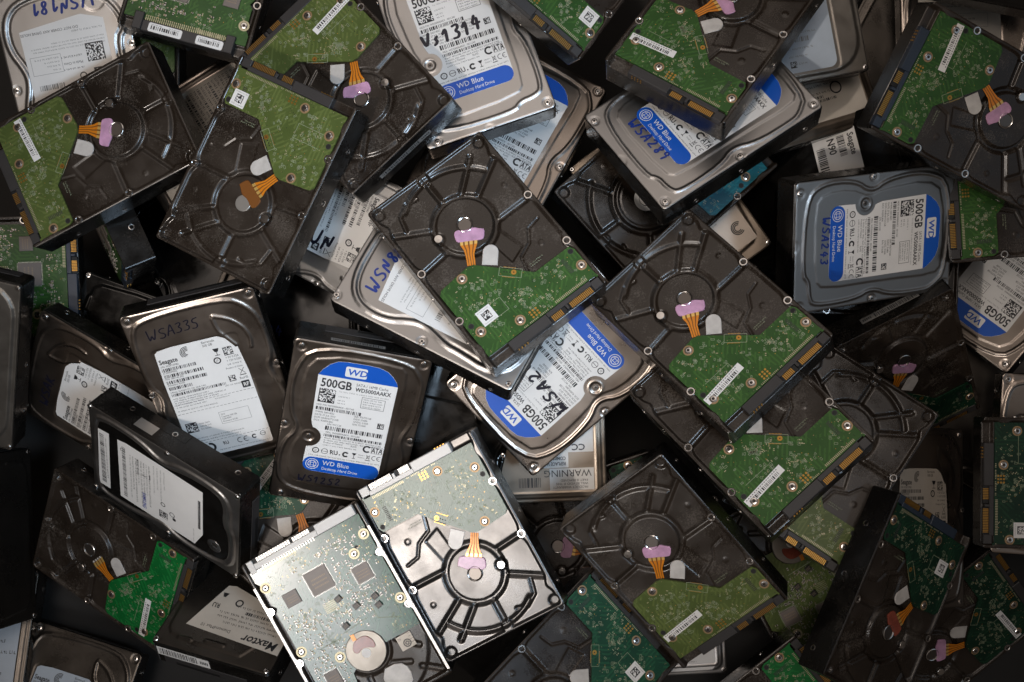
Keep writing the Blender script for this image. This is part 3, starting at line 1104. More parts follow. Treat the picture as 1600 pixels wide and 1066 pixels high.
def components_mesh():
    def f():
        mb = MB()
        r = random.Random(8)
        av = [(a, b, 5.0) for a, b in F_SCREWS] + [(54, 38, 13.5), (79, 40, 9), (22, 49, 9.5), (81, 108, 8)]
        cl = [(40, 24), (30, 33), (20, 24), (60, 26), (36, 56), (18, 68), (30, 72), (48, 74), (60, 66), (40, 62), (74, 60), (84, 66), (72, 72), (86, 88), (78, 92), (70, 104), (86, 100), (76, 118), (88, 112), (24, 60), (14, 44), (34, 44), (66, 90), (90, 56)]
        k = 0
        while k < 420:
            c = r.choice(cl)
            a, b = r.gauss(c[0], 6), r.gauss(c[1], 5.5)
            if sdf(np.array([a]), np.array([b]), F_OUT)[0] > -2 or any(math.hypot(a - x, b - y) < z for x, y, z in av):
                continue
            if 8 < a < 26 and 78 < b < 103:
                continue
            k += 1
            w, h = r.choice(((1.4, .7), (1.7, .9), (1.1, .6), (2.3, 1.3)))
            if r.random() < .5:
                w, h = h, w
            m = r.choice(('comp', 'chip_dark', 'chip_dark', 'chip', 'chip'))
            x, y = a - 50.8, b - 73.5
            if w > h:
                mb.box(x - w / 2, y - h / 2, -.6, x - w * .25, y + h / 2, .1, 'pad'); mb.box(x + w * .25, y - h / 2, -.6, x + w / 2, y + h / 2, .1, 'comp_silver')
                mb.box(x - w * .25, y - h / 2, -.6, x + w * .25, y + h / 2, .15, m)
            else:
                mb.box(x - w / 2, y - h / 2, -.6, x + w / 2, y - h * .25, .1, 'comp_silver'); mb.box(x - w / 2, y + h * .25, -.6, x + w / 2, y + h / 2, .1, 'comp_silver')
                mb.box(x - w / 2, y - h * .25, -.6, x + w / 2, y + h * .25, .15, m)
        return mb.mesh("surface_components")
    return cached("comps", f)


def chip_mesh(w, h, legs=True, m='chip', t=1.1):
    def f():
        mb = MB()
        if legs:
            n = int(h / 1.0)
            for i in range(n):
                y = -h / 2 + 0.5 + i * (h - 1) / max(1, n - 1)
                mb.box(-w / 2 - 1.0, y - .2, -.55, w / 2 + 1.0, y + .2, -.25, 'comp_silver')
            n = int(w / 1.0)
            for i in range(n):
                x = -w / 2 + 0.5 + i * (w - 1) / max(1, n - 1)
                mb.box(x - .2, -h / 2 - 1.0, -.55, x + .2, h / 2 + 1.0, -.25, 'comp_silver')
        mb.box(-w / 2, -h / 2, -.5, w / 2, h / 2, -.5 + t, m, .2)
        z = -.5 + t + .03
        r = random.Random(int(w * 7 + h))
        for j in range(3):
            x = -w * .34
            while x < w * .3:
                k = r.uniform(.4, 1.0)
                y = h * (.18 - j * .17)
                mb.face([(x, y, z), (x + k, y, z), (x + k, y + h * .07, z), (x, y + h * .07, z)], 'comp')
                x += k + .45
        return mb.mesh("chip")
    return cached(("chip", w, h, legs, m), f)


def full_board_up(root, pm='pcb', conn='sata', rails=True, plate=True, strip=None, big_chip=None):
    part('casting', full_casting(), root)
    part('circuit_board', full_board_mesh(pm), root)
    o = part('surface_components', components_mesh(), root)
    o['kind'] = 'stuff'
    chips = [((54, 38), 18.5, 18.5, True, 'chip'), ((79, 40), 12, 11, False, 'chip'), ((22.3, 49), 13.4, 13, True, 'chip'), ((81, 108), 11, 12, True, 'chip')]
    if big_chip:
        chips[0] = (big_chip[0], big_chip[1], big_chip[1], True, 'chip')
    for c, w, h, lg, m in chips:
        part('chip', chip_mesh(w, h, lg, m), root, (c[0] - 50.8, c[1] - 73.5, -.1))
    for c in ((38.6, 68.3), (53.2, 77.8), (22.7, 68.6), (23.4, 75.7), (48.2, 57.2)):
        part('inductor', chip_mesh(5.0, 4.4, False, 'chip_dark', 1.8), root, (c[0] - 50.8, c[1] - 73.5, -.1), .25)
    for a, b in F_SCREWS:
        part('board_screw', screw_mesh(2.7, 'chrome'), root, (a - 50.8, b - 73.5, -0.5), a)
    for a in (3.4, 98.2):
        for b in (41.3, 85.7):
            part('threaded_hole', post_mesh(), root, (a - 50.8, b - 73.5, 0.0))
    part('motor_cap', cached("mcap", lambda: motor_cap()), root, (49.4 - 50.8, 101.5 - 73.5, 0))
    if conn == 'sata':
        def f():
            mb = MB()
            mb.box(5 - 50.8, 0 - 73.5, -9, 38 - 50.8, 8.2 - 73.5, -.5, 'plastic_grey', .4)
            mb.box(38 - 50.8, 3.4 - 73.5, -9, 94 - 50.8, 8.2 - 73.5, -.6, 'plastic_grey', .4)
            mb.box(92 - 50.8, 0 - 73.5, -9, 97 - 50.8, 10 - 73.5, -.2, 'plastic_grey', .4)
            mb.box(38 - 50.8, -.3 - 73.5, -4, 92 - 50.8, 3.4 - 73.5, -2, 'gap')
            for i in range(22):
                x = 42 + i * 2.1 - 50.8
                mb.box(x, 7.4 - 73.5, -.9, x + .9, 10.0 - 73.5, -.35, 'comp_silver')
            return mb.mesh("sata_connector")

        def g():
            mb = MB()
            for i in range(22):
                if i != 7:
                    x = 43 + i * 2.1 - 50.8
                    mb.box(x, 0 - 73.5, -2.0, x + 1.5, 3.2 - 73.5, -1.7, 'comp_silver')
            return mb.mesh("contact_strip")
        c = part('sata_connector', cached("fsata", f), root)
        part('contact_strip', cached("fsatac", g), c)
    elif conn == 'satab':
        c = part('sata_connector', connector_mesh('plastic_blue'), root)
        part('contact_strip', contacts_mesh(), c)
    else:
        def f():
            mb = MB()
            mb.box(14 - 50.8, -.6 - 73.5, -9, 88 - 50.8, 8 - 73.5, 0.4, 'plastic', .5)
            mb.box(12 - 50.8, -.8 - 73.5, -10, 19 - 50.8, 13 - 73.5, 2.4, 'plastic', .5)
            mb.box(83 - 50.8, -.8 - 73.5, -10, 90 - 50.8, 13 - 73.5, 2.4, 'plastic', .5)
            for i in range(40):
                x = 20 + i * 1.55 - 50.8
                mb.box(x, 8 - 73.5, -.6, x + .7, 10.4 - 73.5, -.2, 'pad')
                mb.box(x, 10.8 - 73.5, -.6, x + .7, 12.2 - 73.5, -.3, 'pad')
            return mb.mesh("ribbon_socket")
        part('ribbon_socket', cached("ide", f), root)
        for k, (a0, a1) in enumerate(((24, 50), (61, 82))):
            def g(a0=a0, a1=a1, k=k):
                d = Decal(0.55)
                w = a1 - a0
                q = []
                for cx, cy, t0 in ((a1 - 1.5, 1.5, -90), (a1 - 1.5, 5.5, 0), (a0 + 1.5, 5.5, 90), (a0 + 1.5, 1.5, 180)):
                    for i in range(5):
                        t = math.radians(t0 + 22.5 * i)
                        q.append((cx + 1.5 * math.cos(t), cy + 1.5 * math.sin(t)))
                d.prism([L2(*p) for p in q], 0.4, .55, 'white')
                d.bars(a0 + 2, 2.0, a1 - 3, 4.8, 'ink', 1, 12 + k)
                d.words(a0 + 2, a0 + w * .4, 5.3, .9, 'ink', 1, 3 + k); d.words(a0 + w * .6, a1 - 2, 5.3, .9, 'ink', 1, 4 + k)
                return d.mesh("barcode_label")
            part('barcode_label', cached(("idel", k), g), root)
    if rails:
        for a0, a1 in ((0.1, 2.0), (99.6, 101.5)):
            def f(a0=a0, a1=a1):
                mb = MB()
                s = 1 if a0 < 50 else -1
                edge = a0 if a0 < 50 else a1
                inn = [(edge + s * (2.0 + (2.9 * math.exp(-((b - 41.3) / 3.2) ** 2) + 2.9 * math.exp(-((b - 85.7) / 3.2) ** 2))), b) for b in np.linspace(20, 143, 90)]
                outl = [(edge, 20), (edge, 143)]
                p = outl[::-1] + inn if s > 0 else outl + inn[::-1]
                for i in range(len(inn) - 1):
                    (x0, y0), (x1, y1) = inn[i], inn[i + 1]
                    q = [L2(edge, y0), L2(x0, y0), L2(x1, y1), L2(edge, y1)]
                    if s < 0:
                        q = q[::-1]
                    mb.face([(x, y, .06) for x, y in q], 'rail')
                    mb.face([(q[1][0], q[1][1], .06), (q[1][0], q[1][1], -2), (q[2][0], q[2][1], -2), (q[2][0], q[2][1], .06)], 'rail')
                return mb.mesh("machined_rail")
            part('machined_rail', cached(("rail", a0), f), root)
    if plate:
        def f():
            mb = MB()
            mb.prism([L2(*p) for p in smooth_path([(48, 120.5), (32, 120.5), (26.5, 129), (30, 141), (50, 143)][::-1], True, 1)], -2.4, -1.3, 'tab', .3)
            return mb.mesh("cream_damper")
        part('cream_damper', cached("damper", f), root)

        def g():
            d = Decal(-1.15)
            d.prism([L2(13, 104), L2(25.6, 104), L2(25.6, 115.7), L2(13, 115.7)], -2.6, -1.2, 'grey_cover', .2)
            d.ring((19, 111.3), 2.4, 3.2, 'ink', 1, 14); d.ring((19, 111.3), .8, 1.5, 'ink', 1, 10)
            for k in range(8):
                t = k * .785
                d.line((19 + 1.5 * math.cos(t), 111.3 + 1.5 * math.sin(t)), (19 + 2.5 * math.cos(t), 111.3 + 2.5 * math.sin(t)), .4, 'ink', 1)
            d.text("24", 24.6, 107.6, 2.0, 'ink', 1, rot=math.pi)
            for k in range(4):
                d.line((13.4, 105 + k * 2.4), (16, 105 + k * 2.4), .3, 'ink', 1)
            return d.mesh("date_plate")
        part('date_plate', cached("dplate", g), root)
    side_holes(root, 26)
    if strip:
        end_strip(root, strip)


def motor_cap():
    mb = MB()
    mb.lathe((0, 0), [(15.8, -2.2), (15.8, -.7), (15.2, -.35), (0.01, -.3)], 'grey_cover', 40)
    q = smooth_path([(-6, -10.5), (-9.5, -4), (-8, 1.5), (-3.5, -1.5), (1.5, -3), (6.5, -.5), (9, -4), (6, -9.5), (0, -11.5)], True, 2)
    if sum((q[i][0] * q[(i + 1) % len(q)][1] - q[(i + 1) % len(q)][0] * q[i][1]) for i in range(len(q))) < 0:
        q = q[::-1]
    mb.prism(q, -.4, .35, 'rust', .25)
    mb.lathe((0.5, 1.5), [(3.6, -.3), (3.6, -.1), (0.01, -.05)], 'white', 18)
    mb.box(2, -15.6, -.4, 5, -10.8, .1, 'flex')
    return mb.mesh("motor_cap")


# ---------------------------------------------------------------- label side up
def rrect(a0, b0, a1, b1, r, n=5):
    q = []
    for cx, cy, t0 in ((a1 - r, b0 + r, -90), (a1 - r, b1 - r, 0), (a0 + r, b1 - r, 90), (a0 + r, b0 + r, 180)):
        for i in range(n + 1):
            t = math.radians(t0 + 90 * i / n)
            q.append((cx + r * math.cos(t), cy + r * math.sin(t)))
    return q


def body_mesh(th=25.4, m='body'):
    def f():
        mb = MB()
        mb.prism([L2(*p) for p in rrect(0.3, .3, 101.3, 146.7, 3.0)], -th, -1.9, m, .5)
        mb.prism([L2(*p) for p in rrect(0, 0, 101.6, 147, 3.0)], -th * .62, -3.2, m, .5)
        for s in (-1, 1):
            for b0, b1 in ((22, 40), (60, 83), (120, 140)):
                x0, x1 = sorted((s * 50.3, s * 50.8))
                mb.box(x0, b0 - 73.5, -th + .5, x1, b1 - 73.5, -th * .6, m, .15)
        # connector mouth on the top end
        mb.box(-30, 73.2, -th + 1, 42, 74.0, -th + 9, 'plastic', .2)
        mb.box(-6, 73.5, -th + 2, 32, 74.2, -th + 5, 'gap', .1)
        return mb.mesh("body")
    return cached(("body", th, m), f)


W_BEAD = smooth_path([(16, 9), (71, 7), (77, 13), (89, 13.5), (96.5, 18), (96, 56), (89.5, 71), (97, 89), (98, 120), (96, 129), (85, 142.3), (15, 143.2), (3.3, 118), (5.5, 83), (14.5, 68), (3.5, 52), (3.5, 21)], True, 2)
W_INNER = smooth_path([(11, 25), (20, 17), (77, 18.5), (84.6, 26), (84.6, 85), (86.6, 130), (79.5, 138.2), (21, 136.3), (10.5, 120), (13, 79), (17, 66), (10, 48)], True, 1)
S_BEAD_T = [(101, 54), (91.8, 78), (99, 90), (98.5, 120), (91.5, 134.3), (78, 143.6), (17, 142), (3.6, 133), (2.4, 84), (10, 73.6), (4.4, 55), (5, 14), (14, 5), (85, 5), (95, 14)]
P_BEAD = [(44, 5.5), (80, 7), (95, 19.5), (97, 42), (87, 62), (87, 73), (93, 90), (93, 101), (96, 128), (80, 144), (20, 144), (4, 130), (7, 100), (13, 51), (3, 40), (7, 25), (20, 9)]
V_BEAD = [(14, 5), (5, 14), (6, 52), (17, 73), (8, 92), (8, 128), (20, 138), (44, 137), (53, 142), (86, 142), (96, 128), (98, 90), (88, 71), (97, 52), (99, 14), (90, 4)]
V_PANEL = [(16, 8.5), (9, 16), (10, 50), (21, 73), (13, 98), (13.5, 125), (22, 132), (45, 131), (54, 137), (85, 138), (91.5, 126), (94, 92), (84, 71), (93, 50), (95, 15), (88, 8)]


def cover_fn(kind):
    def bead(A, B, pts, w, h, closed=True):
        d = path_d(A, B, pts, closed)
        return h * (1 - ss(d, w * .25, w))
    if kind == 'W':
        def f(A, B):
            Z = np.full(A.shape, -1.1)
            Z += bead(A, B, W_BEAD, 1.9, 0.95)
            Z += 0.55 * (1 - ss(sdf(A, B, W_INNER), -0.8, 0.6))
            R = np.hypot(A - 22.4, B - 62.5)
            Z += 0.35 * np.exp(-((R - 5.0) / .8) ** 2) - .5 * (1 - ss(R, 3.6, 4.4))
            Z -= 0.3 * (1 - ss(np.hypot(A - 49, B + 1), 4.5, 5.4))
            for c in ((6, 140.5), (95.5, 142), (98.5, 72), (2.6, 70), (96, 5.5), (9, 4)):
                Z -= .45 * (1 - ss(np.hypot(A - c[0], B - c[1]), 3.4, 4.2))
            return Z
    elif kind == 'S':
        pts = smooth_path(S_BEAD_T, True, 2)
        arc = [(65, 129), (66, 118), (70, 112), (75.5, 103)]
        arc2 = [(86, 99), (87.5, 107), (85, 117), (77, 126), (66, 131)]

        def f(A, B):
            Z = np.full(A.shape, -1.2) + 0.45 * (1 - ss(sdf(A, B, pts), -1.5, .5))
            Z += bead(A, B, pts, 2.2, .85)
            Z += bead(A, B, smooth_path(arc, False, 2), 1.7, .8, False) + bead(A, B, smooth_path(arc2, False, 2), 1.7, .8, False)
            Z -= 0.25 * (1 - ss(sdf(A, B, rrect(13, 12, 79, 114, 4)), -.6, .4))
            for c in ((5, 142), (96.5, 142), (1, 77), (100.5, 80)):
                Z -= .4 * (1 - ss(np.hypot(A - c[0], B - c[1]), 3.4, 4.4))
            return Z
    elif kind == 'P':
        pts = smooth_path(P_BEAD, True, 2)

        def f(A, B):
            s = sdf(A, B, pts)
            Z = np.full(A.shape, -1.4) + 0.9 * (1 - ss(s, -4.5, -3.0))
            Z += bead(A, B, pts, 2.6, 1.35)
            R = np.hypot(A - 24, B - 16)
            Z -= .5 * (1 - ss(R, 8, 10))
            for c in ((1.5, 54), (98, 74), (96, 3)):
                Z -= .4 * (1 - ss(np.hypot(A - c[0], B - c[1]), 3.4, 4.4))
            return Z
    elif kind == 'V':
        pts = smooth_path(V_BEAD, True, 2)
        pan = smooth_path(V_PANEL, True, 2)

        def f(A, B):
            Z = np.full(A.shape, -1.6)
            Z += bead(A, B, pts, 3.0, 1.5)
            Z += .5 * (1 - ss(sdf(A, B, pan), -.8, .8))
            R = np.hypot(A - 77.7, B - 123.5)
            Z -= 1.2 * (1 - ss(R, 2, 7.2))
            return Z
    elif kind == 'H':
        pts = rrect(6, 4, 97, 143, 24)
        pts2 = rrect(30, 4, 80, 100, 8)

        def f(A, B):
            return -1.8 + 1.6 * (1 - ss(sdf(A, B, pts), -1.6, 1.2)) - .3 * (1 - ss(sdf(A, B, pts2), -.8, .6))
    elif kind == 'X':
        pts = [(8, 8), (86, 8), (97, 18), (97, 128), (88, 139), (8, 139)]
        tabs = [((45, 134), (60, 134)), ((72, 137), (82, 137.5))]

        def f(A, B):
            Z = -1.1 + .8 * (1 - ss(sdf(A, B, smooth_path(pts, True, 1)), -1.5, 1.0))
            for p, q in tabs:
                Z += .7 * (1 - ss(seg_d(A, B, p, q), .8, 2.0))
            return Z
    else:                                            # plain lid with a shallow rim
        pts = rrect(4, 4, 97.6, 143, 7)

        def f(A, B):
            s = sdf(A, B, pts)
            return -1.0 + .6 * (1 - ss(s, -1.2, .6)) + .35 * (1 - ss(np.abs(s + 4), .5, 1.6))
    return f


PLATEAU = dict(W=-0.55, S=-1.0, P=-0.5, V=-1.1, H=-0.5, X=-0.3, M=-0.4)


def cover_mesh(kind, m):
    return cached(("cover", kind, m), lambda: height_mesh("cover", cover_fn(kind), m, -2.0, 0.5, 3.2, 0.8, m, 0.35))


def w_label(hand=None, ref=False):
    key = ("wlab", hand)

    def f():
        d = Decal(PLATEAU['W'] + .10)
        arcn = [(22.4 + 9.3 * math.cos(t), 62.5 + 9.3 * math.sin(t)) for t in np.linspace(math.radians(-72), math.radians(78), 12)]
        out = [(24, 32.6), (29, 30.6), (74, 30.6), (78.4, 32.6), (80, 37), (80.5, 119)] + \
              [(79.2, 122.5), (76, 127), (71.5, 131), (65, 133.4), (57, 133.9), (41, 133.9), (34, 132.9), (28.6, 129.5), (24, 124.2), (21.4, 119)] + \
              [(22.4, 78), (23.4, 74)] + arcn[::-1] + [(22.0, 53.0), (21.6, 44), (21.6, 37.5)]
        d.prism([L2(*p) for p in out], d.z - .1, d.z, 'white')
        d.poly([(21.45, 119.2), (80.45, 119.2), (79.1, 122.5), (75.9, 126.9), (71.4, 130.9), (64.9, 133.3), (57, 133.8), (41, 133.8), (34, 132.8), (28.7, 129.4), (24.1, 124.1)], 'blue', 1)
        d.poly(rrect(21.7, 30.7, 79.9, 44.0, 6.4), 'blue', 1)
        # logo plate
        d.poly(rrect(40.6, 121.2, 56.6, 130.2, 1.4), 'white', 2)
        d.text("WD", 42.2, 123.2, 5.2, 'blue', 3, 1.12, True, shear=.12)
        d.text("500GB", 24.2, 109.6, 7.2, 'ink', 2, .80, True)
        d.text("SATA / 16MB Cache", 50.2, 114.2, 2.5, 'ink', 2, .80)
        d.text("WD5000AAKX", 50.2, 109.6, 3.4, 'ink', 2, .84, True)
        d.qr(24.2, 95.4, 12.4, 'ink', 2, 16, 7)
        d.words(39, 76, 106.6, 1.2, 'ink_grey', 2, 1)
        d.words(39, 48, 102.2, 1.3, 'ink_grey', 2, 2); d.words(39, 44, 98.6, 1.2, 'ink', 2, 3); d.words(39, 45, 96.2, 1.2, 'ink', 2, 4)
        d.frame(56.2, 95.6, 73.8, 105.4, .3, 'ink', 2)
        for k in range(4):
            d.words(57.6, 71.5, 103 - k * 2.2, 1.2, 'ink', 2, 10 + k)
        d.text("HDD P/N: WD5000AAKX - 001CA0", 24, 92.2, 1.6, 'ink', 2, .8)
        d.bars(24, 88.2, 58, 91.2, 'ink', 2, 5)
        for k, t in enumerate(("WWN: 50014EE2", "DATE: 27 JUL 2013", "DCM: HHRNHT2CGB", "DCX: 9U0S9UB41")):
            d.text(t, 24, 85.6 - k * 2.6, 1.6, 'ink', 2, .85)
        for k, t in enumerate(("LBA: 976773168", "5VDC: 0.68A", "12VDC: 0.50A", "R/N: 771640")):
            d.text(t, 53, 86.4 - k * 2.5, 1.6, 'ink', 2, .85)
        d.qr(71.5, 79.2, 5.0, 'ink', 2, 9, 9)
        d.text("S/N: WCC2E", 34.5, 75.6, 1.6, 'ink', 2, .85)
        d.bars(33.5, 70.8, 77, 74.6, 'ink', 2, 6)
        d.text("MDL: WD5000AAKX - 001CA0", 34.5, 68.0, 1.6, 'ink', 2, .85)
        d.bars(33.5, 64.8, 77.5, 67.2, 'ink', 2, 8, .6, .35)
        for k, t in enumerate((1, 2)):
            d.words(34.2, 77, 62.8 - k * 2.1, 1.35, 'ink', 2, 30 + k)
        d.text("Product of Thailand", 34.2, 58.5, 1.5, 'ink', 2, .85)
        d.text("RoHS", 55, 58.5, 1.6, 'ink', 2, .85)
        d.words(34.2, 60, 56.2, 1.2, 'ink', 2, 35)
        # approval marks
        d.ring((29.6, 50.8), 1.9, 2.7, 'ink', 2, 16); d.text("25", 28.4, 50.0, 1.7, 'ink', 2)
        d.ring((36.4, 50.8), 2.2, 2.6, 'ink', 2, 16); d.line((34.2, 50.8), (38.6, 50.8), .4, 'ink', 2)
        d.text("RU", 40.6, 49.0, 3.9, 'ink', 2, .85, True, shear=-.15)
        d.disc((48.0, 49.6), .6, 'ink', 2, 8)
        d.ring((52.4, 50.8), 1.2, 2.6, 'ink', 2, 16, .6, 5.6)
        d.poly([(57, 53.4), (60.6, 53.4), (59.4, 51.4), (58.2, 51.4)], 'ink', 2); d.line((58.8, 51.6), (58.8, 48.4), .45, 'ink', 2); d.line((57.6, 48.4), (60, 48.4), .5, 'ink', 2)
        d.words(62, 67, 52.0, 1.1, 'ink', 2, 40); d.words(62, 67, 49.8, 1.1, 'ink', 2, 41)
        d.ring((67.6, 58.8), 1.9, 3.3, 'ink', 2, 18, .7, 5.5)
        d.text("ATA", 71.2, 56.4, 4.8, 'ink', 2, .62, True)
        d.frame(71.0, 55.6, 79.0, 62.2, .25, 'ink', 2)
        d.line((68.2, 53.6), (70.8, 49.4), .35, 'ink', 2); d.line((70.8, 53.6), (68.2, 49.4), .35, 'ink', 2); d.frame(68.4, 50.2, 70.8, 52.8, .25, 'ink', 2)
        d.rect(67.6, 48.2, 71.6, 48.8, 'ink', 2)
        d.ring((74.4, 51.4), 1.7, 2.15, 'ink', 2, 14, 1.2, 5.1); d.ring((78.2, 51.4), 1.7, 2.15, 'ink', 2, 14, 1.2, 5.1); d.line((76.2, 51.4), (77.8, 51.4), .45, 'ink', 2)
        d.words(25, 79, 45.4, 1.15, 'ink', 2, 50)
        # bottom band
        for r0, r1 in ((4.5, 5.0), (2.9, 3.4)):
            d.ring((28.8, 37.4), r0, r1, 'white', 2, 26)
        for x in (-1.2, 1.2):
            d.line((28.8 + x, 34.6), (28.8 + x, 40.2), .35, 'white', 2)
            d.line((26.0, 37.4 + x), (31.6, 37.4 + x), .35, 'white', 2)
        d.text("WD Blue", 36.4, 37.8, 4.1, 'white', 2, .92)
        d.text("Desktop Hard Drive", 36.4, 33.2, 2.7, 'white', 2, .86)
        if hand:
            for h in hand:
                d.hand(*h[0], **dict(h[1]))
        return d.mesh("label")
    return cached(key, f)


def s_label(hand=None, m='white', top="Barracuda"):
    key = ("slab", hand, m)

    def f():
        d = Decal(PLATEAU['S'] + .10)
        out = smooth_path([(13.8, 12.6), (76, 12.6), (78, 15), (78, 100.5), (70, 110), (61.5, 115), (19, 113.6), (14, 109.6)], True, 1)
        d.prism([L2(*p) for p in out], d.z - .1, d.z, m)
        d.text("Seagate", 16.0, 101.0, 3.9, 'ink', 2, .84, True)
        for k in range(4):
            d.ring((38.6, 106.3), 1.4 + k * 1.1, 2.0 + k * 1.1, 'ink', 2, 18, 1.0 + .1 * k, 4.9 - k * .35)
        d.text("Barracuda", 51.0, 110.3, 2.0, 'ink', 2, .85); d.text("500 GB", 51.0, 107.4, 2.0, 'ink', 2, .85)
        d.qr(64.5, 96.2, 7.2, 'ink', 2, 12, 2)
        d.poly([(57.2, 104.0), (62.0, 104.0), (60.8, 101.0), (58.4, 101.0)], 'ink', 2); d.line((59.6, 101.4), (59.6, 98.0), .5, 'ink', 2); d.line((57.6, 98.0), (61.6, 98.0), .5, 'ink', 2)
        d.ring((58.0, 93.6), 1.9, 2.9, 'ink', 2, 16); d.text("25", 56.8, 92.9, 1.7, 'ink', 2)
        for k, t in enumerate(("+ 5V 0.72A", "+ 12V 0.52A")):
            d.text(t, 64.4, 93.4 - k * 2.9, 1.8, 'ink', 2, .85)
        d.words(64.4, 75, 87.4, 1.5, 'ink', 2, 3); d.text("Product of China", 62.0, 84.2, 1.6, 'ink', 2, .8)
        for k in range(4):
            d.text(("S/N: W2AT3M82", "ST500DM002", "P/N: 1BD142-302", "Firmware: KC45")[k], 16.0, 98.0 - k * 5.6, 1.6, 'ink', 2, .85)
            d.bars(16.0, 94.2 - k * 5.6, 16 + (26, 30, 31, 18)[k], 97.0 - k * 5.6, 'ink', 2, 21 + k, .58, .36)
        d.words(16, 44, 74.8, 1.4, 'ink', 2, 5); d.bars(16, 71.6, 58, 74.0, 'ink', 2, 31, .58, .36)
        for k in range(4):
            d.words(16, (44, 57, 50, 38)[k], 68.8 - k * 2.0, 1.3, 'ink', 2, 44 + k)
        d.qr(61.5, 73.2, 5.2, 'ink', 2, 8, 5)
        d.words(57, 70, 70.0, 1.3, 'ink', 2, 60)
        d.line((71, 83.0), (75, 78.0), .4, 'ink', 2); d.line((75, 83.0), (71, 78.0), .4, 'ink', 2); d.rect(70.4, 76.6, 75.4, 77.3, 'ink', 2)
        d.text("RoHS", 69.4, 73.2, 2.2, 'ink', 2, .88)
        d.poly(rrect(69.4, 65.4, 75.6, 71.6, .6), 'ink', 2); d.text("RF", 70.5, 66.8, 3.2, m, 3, .88, True)
        d.words(16, 40, 60.6, 1.2, 'ink', 2, 70); d.words(46, 58, 61.2, 1.0, 'ink', 2, 71); d.words(16, 48, 57.2, 1.2, 'ink', 2, 72)
        for b in (63.4, 54.6, 25.2):
            for k in range(21):
                d.rect(15 + k * 3, b, 17 + k * 3, b + .28, 'ink', 2)
        d.qr(17.0, 36.6, 9.0, 'ink', 2, 13, 4)
        for k in range(3):
            d.words(28, 36, 42.6 - k * 2.6, 1.3, 'ink', 2, 80 + k)
        d.frame(44.6, 38.2, 68, 49.2, .25, 'ink_grey', 2)
        for k, t in enumerate(("2212", "Capacity: 500 GB", "7200 RPM", "Firmware: KC45")):
            d.text(t, 45.8, 46.2 - k * 2.2, 1.4, 'ink', 2, .85)
        d.words(22, 60, 29.6, 1.2, 'ink', 2, 90); d.words(22, 56, 27.2, 1.2, 'ink', 2, 91)
        d.ring((29.5, 19.8), 2.6, 4.4, 'ink', 2, 18, 2.4, 8.0)
        d.text("RU", 40, 19.6, 3.0, 'ink', 2, .8, True, shear=-.15)
        for c in (53.4, 58.4):
            d.ring((c, 20.6), 1.9, 2.45, 'ink', 2, 14, 1.2, 5.1)
        d.line((56.4, 20.6), (58.2, 20.6), .5, 'ink', 2)
        d.ring((64.6, 21.0), 1.0, 2.0, 'ink', 2, 14, .6, 5.6)
        d.ring((71.6, 22.0), 1.8, 2.2, 'ink', 2, 16); d.line((69.8, 22), (73.4, 22), .35, 'ink', 2)
        d.words(36, 76, 15.2, 1.0, 'ink', 2, 95)
        if hand:
            for h in hand:
                d.hand(*h[0], **dict(h[1]))
        return d.mesh("label")
    return cached(key, f)


def p_label(m='white'):
    def f():
        d = Decal(PLATEAU['P'] + .10)
        out = [(19.5, 31), (36, 25.6), (38, 25.6), (85.5, 31.5), (85, 118), (20, 118)]
        d.prism([L2(*p) for p in out], d.z - .1, d.z, m)
        d.text("DO NOT COVER ANY DRIVE HOLES", 40, 33.4, 2.0, 'ink', 2, .98)
        d.words(22, 46, 36.5, 1.5, 'ink_grey', 2, 1)
        for k in range(3):
            d.words(22, (78, 80, 64)[k], 48.2 - k * 2.4, 1.2, 'ink_grey', 2, 5 + k)
        d.frame(58, 52, 82, 66, .25, 'ink_grey', 2)
        for k in range(4):
            d.words(60, (79, 72, 70, 66)[k], 54 + k * 3, 1.4, 'ink_grey', 2, 12 + k)
        d.qr(24, 48, 14, 'ink', 2, 16, 15)
        d.qr(24, 67, 11, 'ink', 2, 11, 16)
        d.text("Made in China", 42, 60, 2.0, 'ink', 2, .9); d.words(42, 58, 55, 1.6, 'ink', 2, 17); d.words(42, 58, 64.5, 1.4, 'ink', 2, 18)
        d.ring((44, 71.5), 2.0, 2.8, 'ink', 2, 16)
        d.poly([(41, 78.5), (45, 78.5), (43.8, 81.6), (42.2, 81.6)], 'ink', 2)
        for k in range(3):
            d.ring((52.5, 79.6), .8 + 1.2 * k, 1.5 + 1.2 * k, 'ink', 2, 12, 1.4 + 1.6, 4.6 + 1.6)
        for k in range(6):
            d.words(50, 78, 84 + k * 3.2, 1.5, 'ink_grey', 2, 25 + k)
        d.bars(60, 74, 80, 78, 'ink_grey', 2, 9)
        d.text("RU", 34, 84, 3.2, 'ink', 2, .8, True)
        d.rect(72, 94, 79, 95.4, 'ink', 2)
        d.words(24, 46, 92, 1.6, 'ink', 2, 35); d.words(24, 60, 104, 1.6, 'ink', 2, 36)
        return d.mesh("label")
    return cached(("plab", m), f)


def hand_mesh(key, z, items):
    def f():
        d = Decal(z)
        for a, k in items:
            d.hand(*a, **k)
        return d.mesh("handwriting")
    return cached(("hand", key), f)


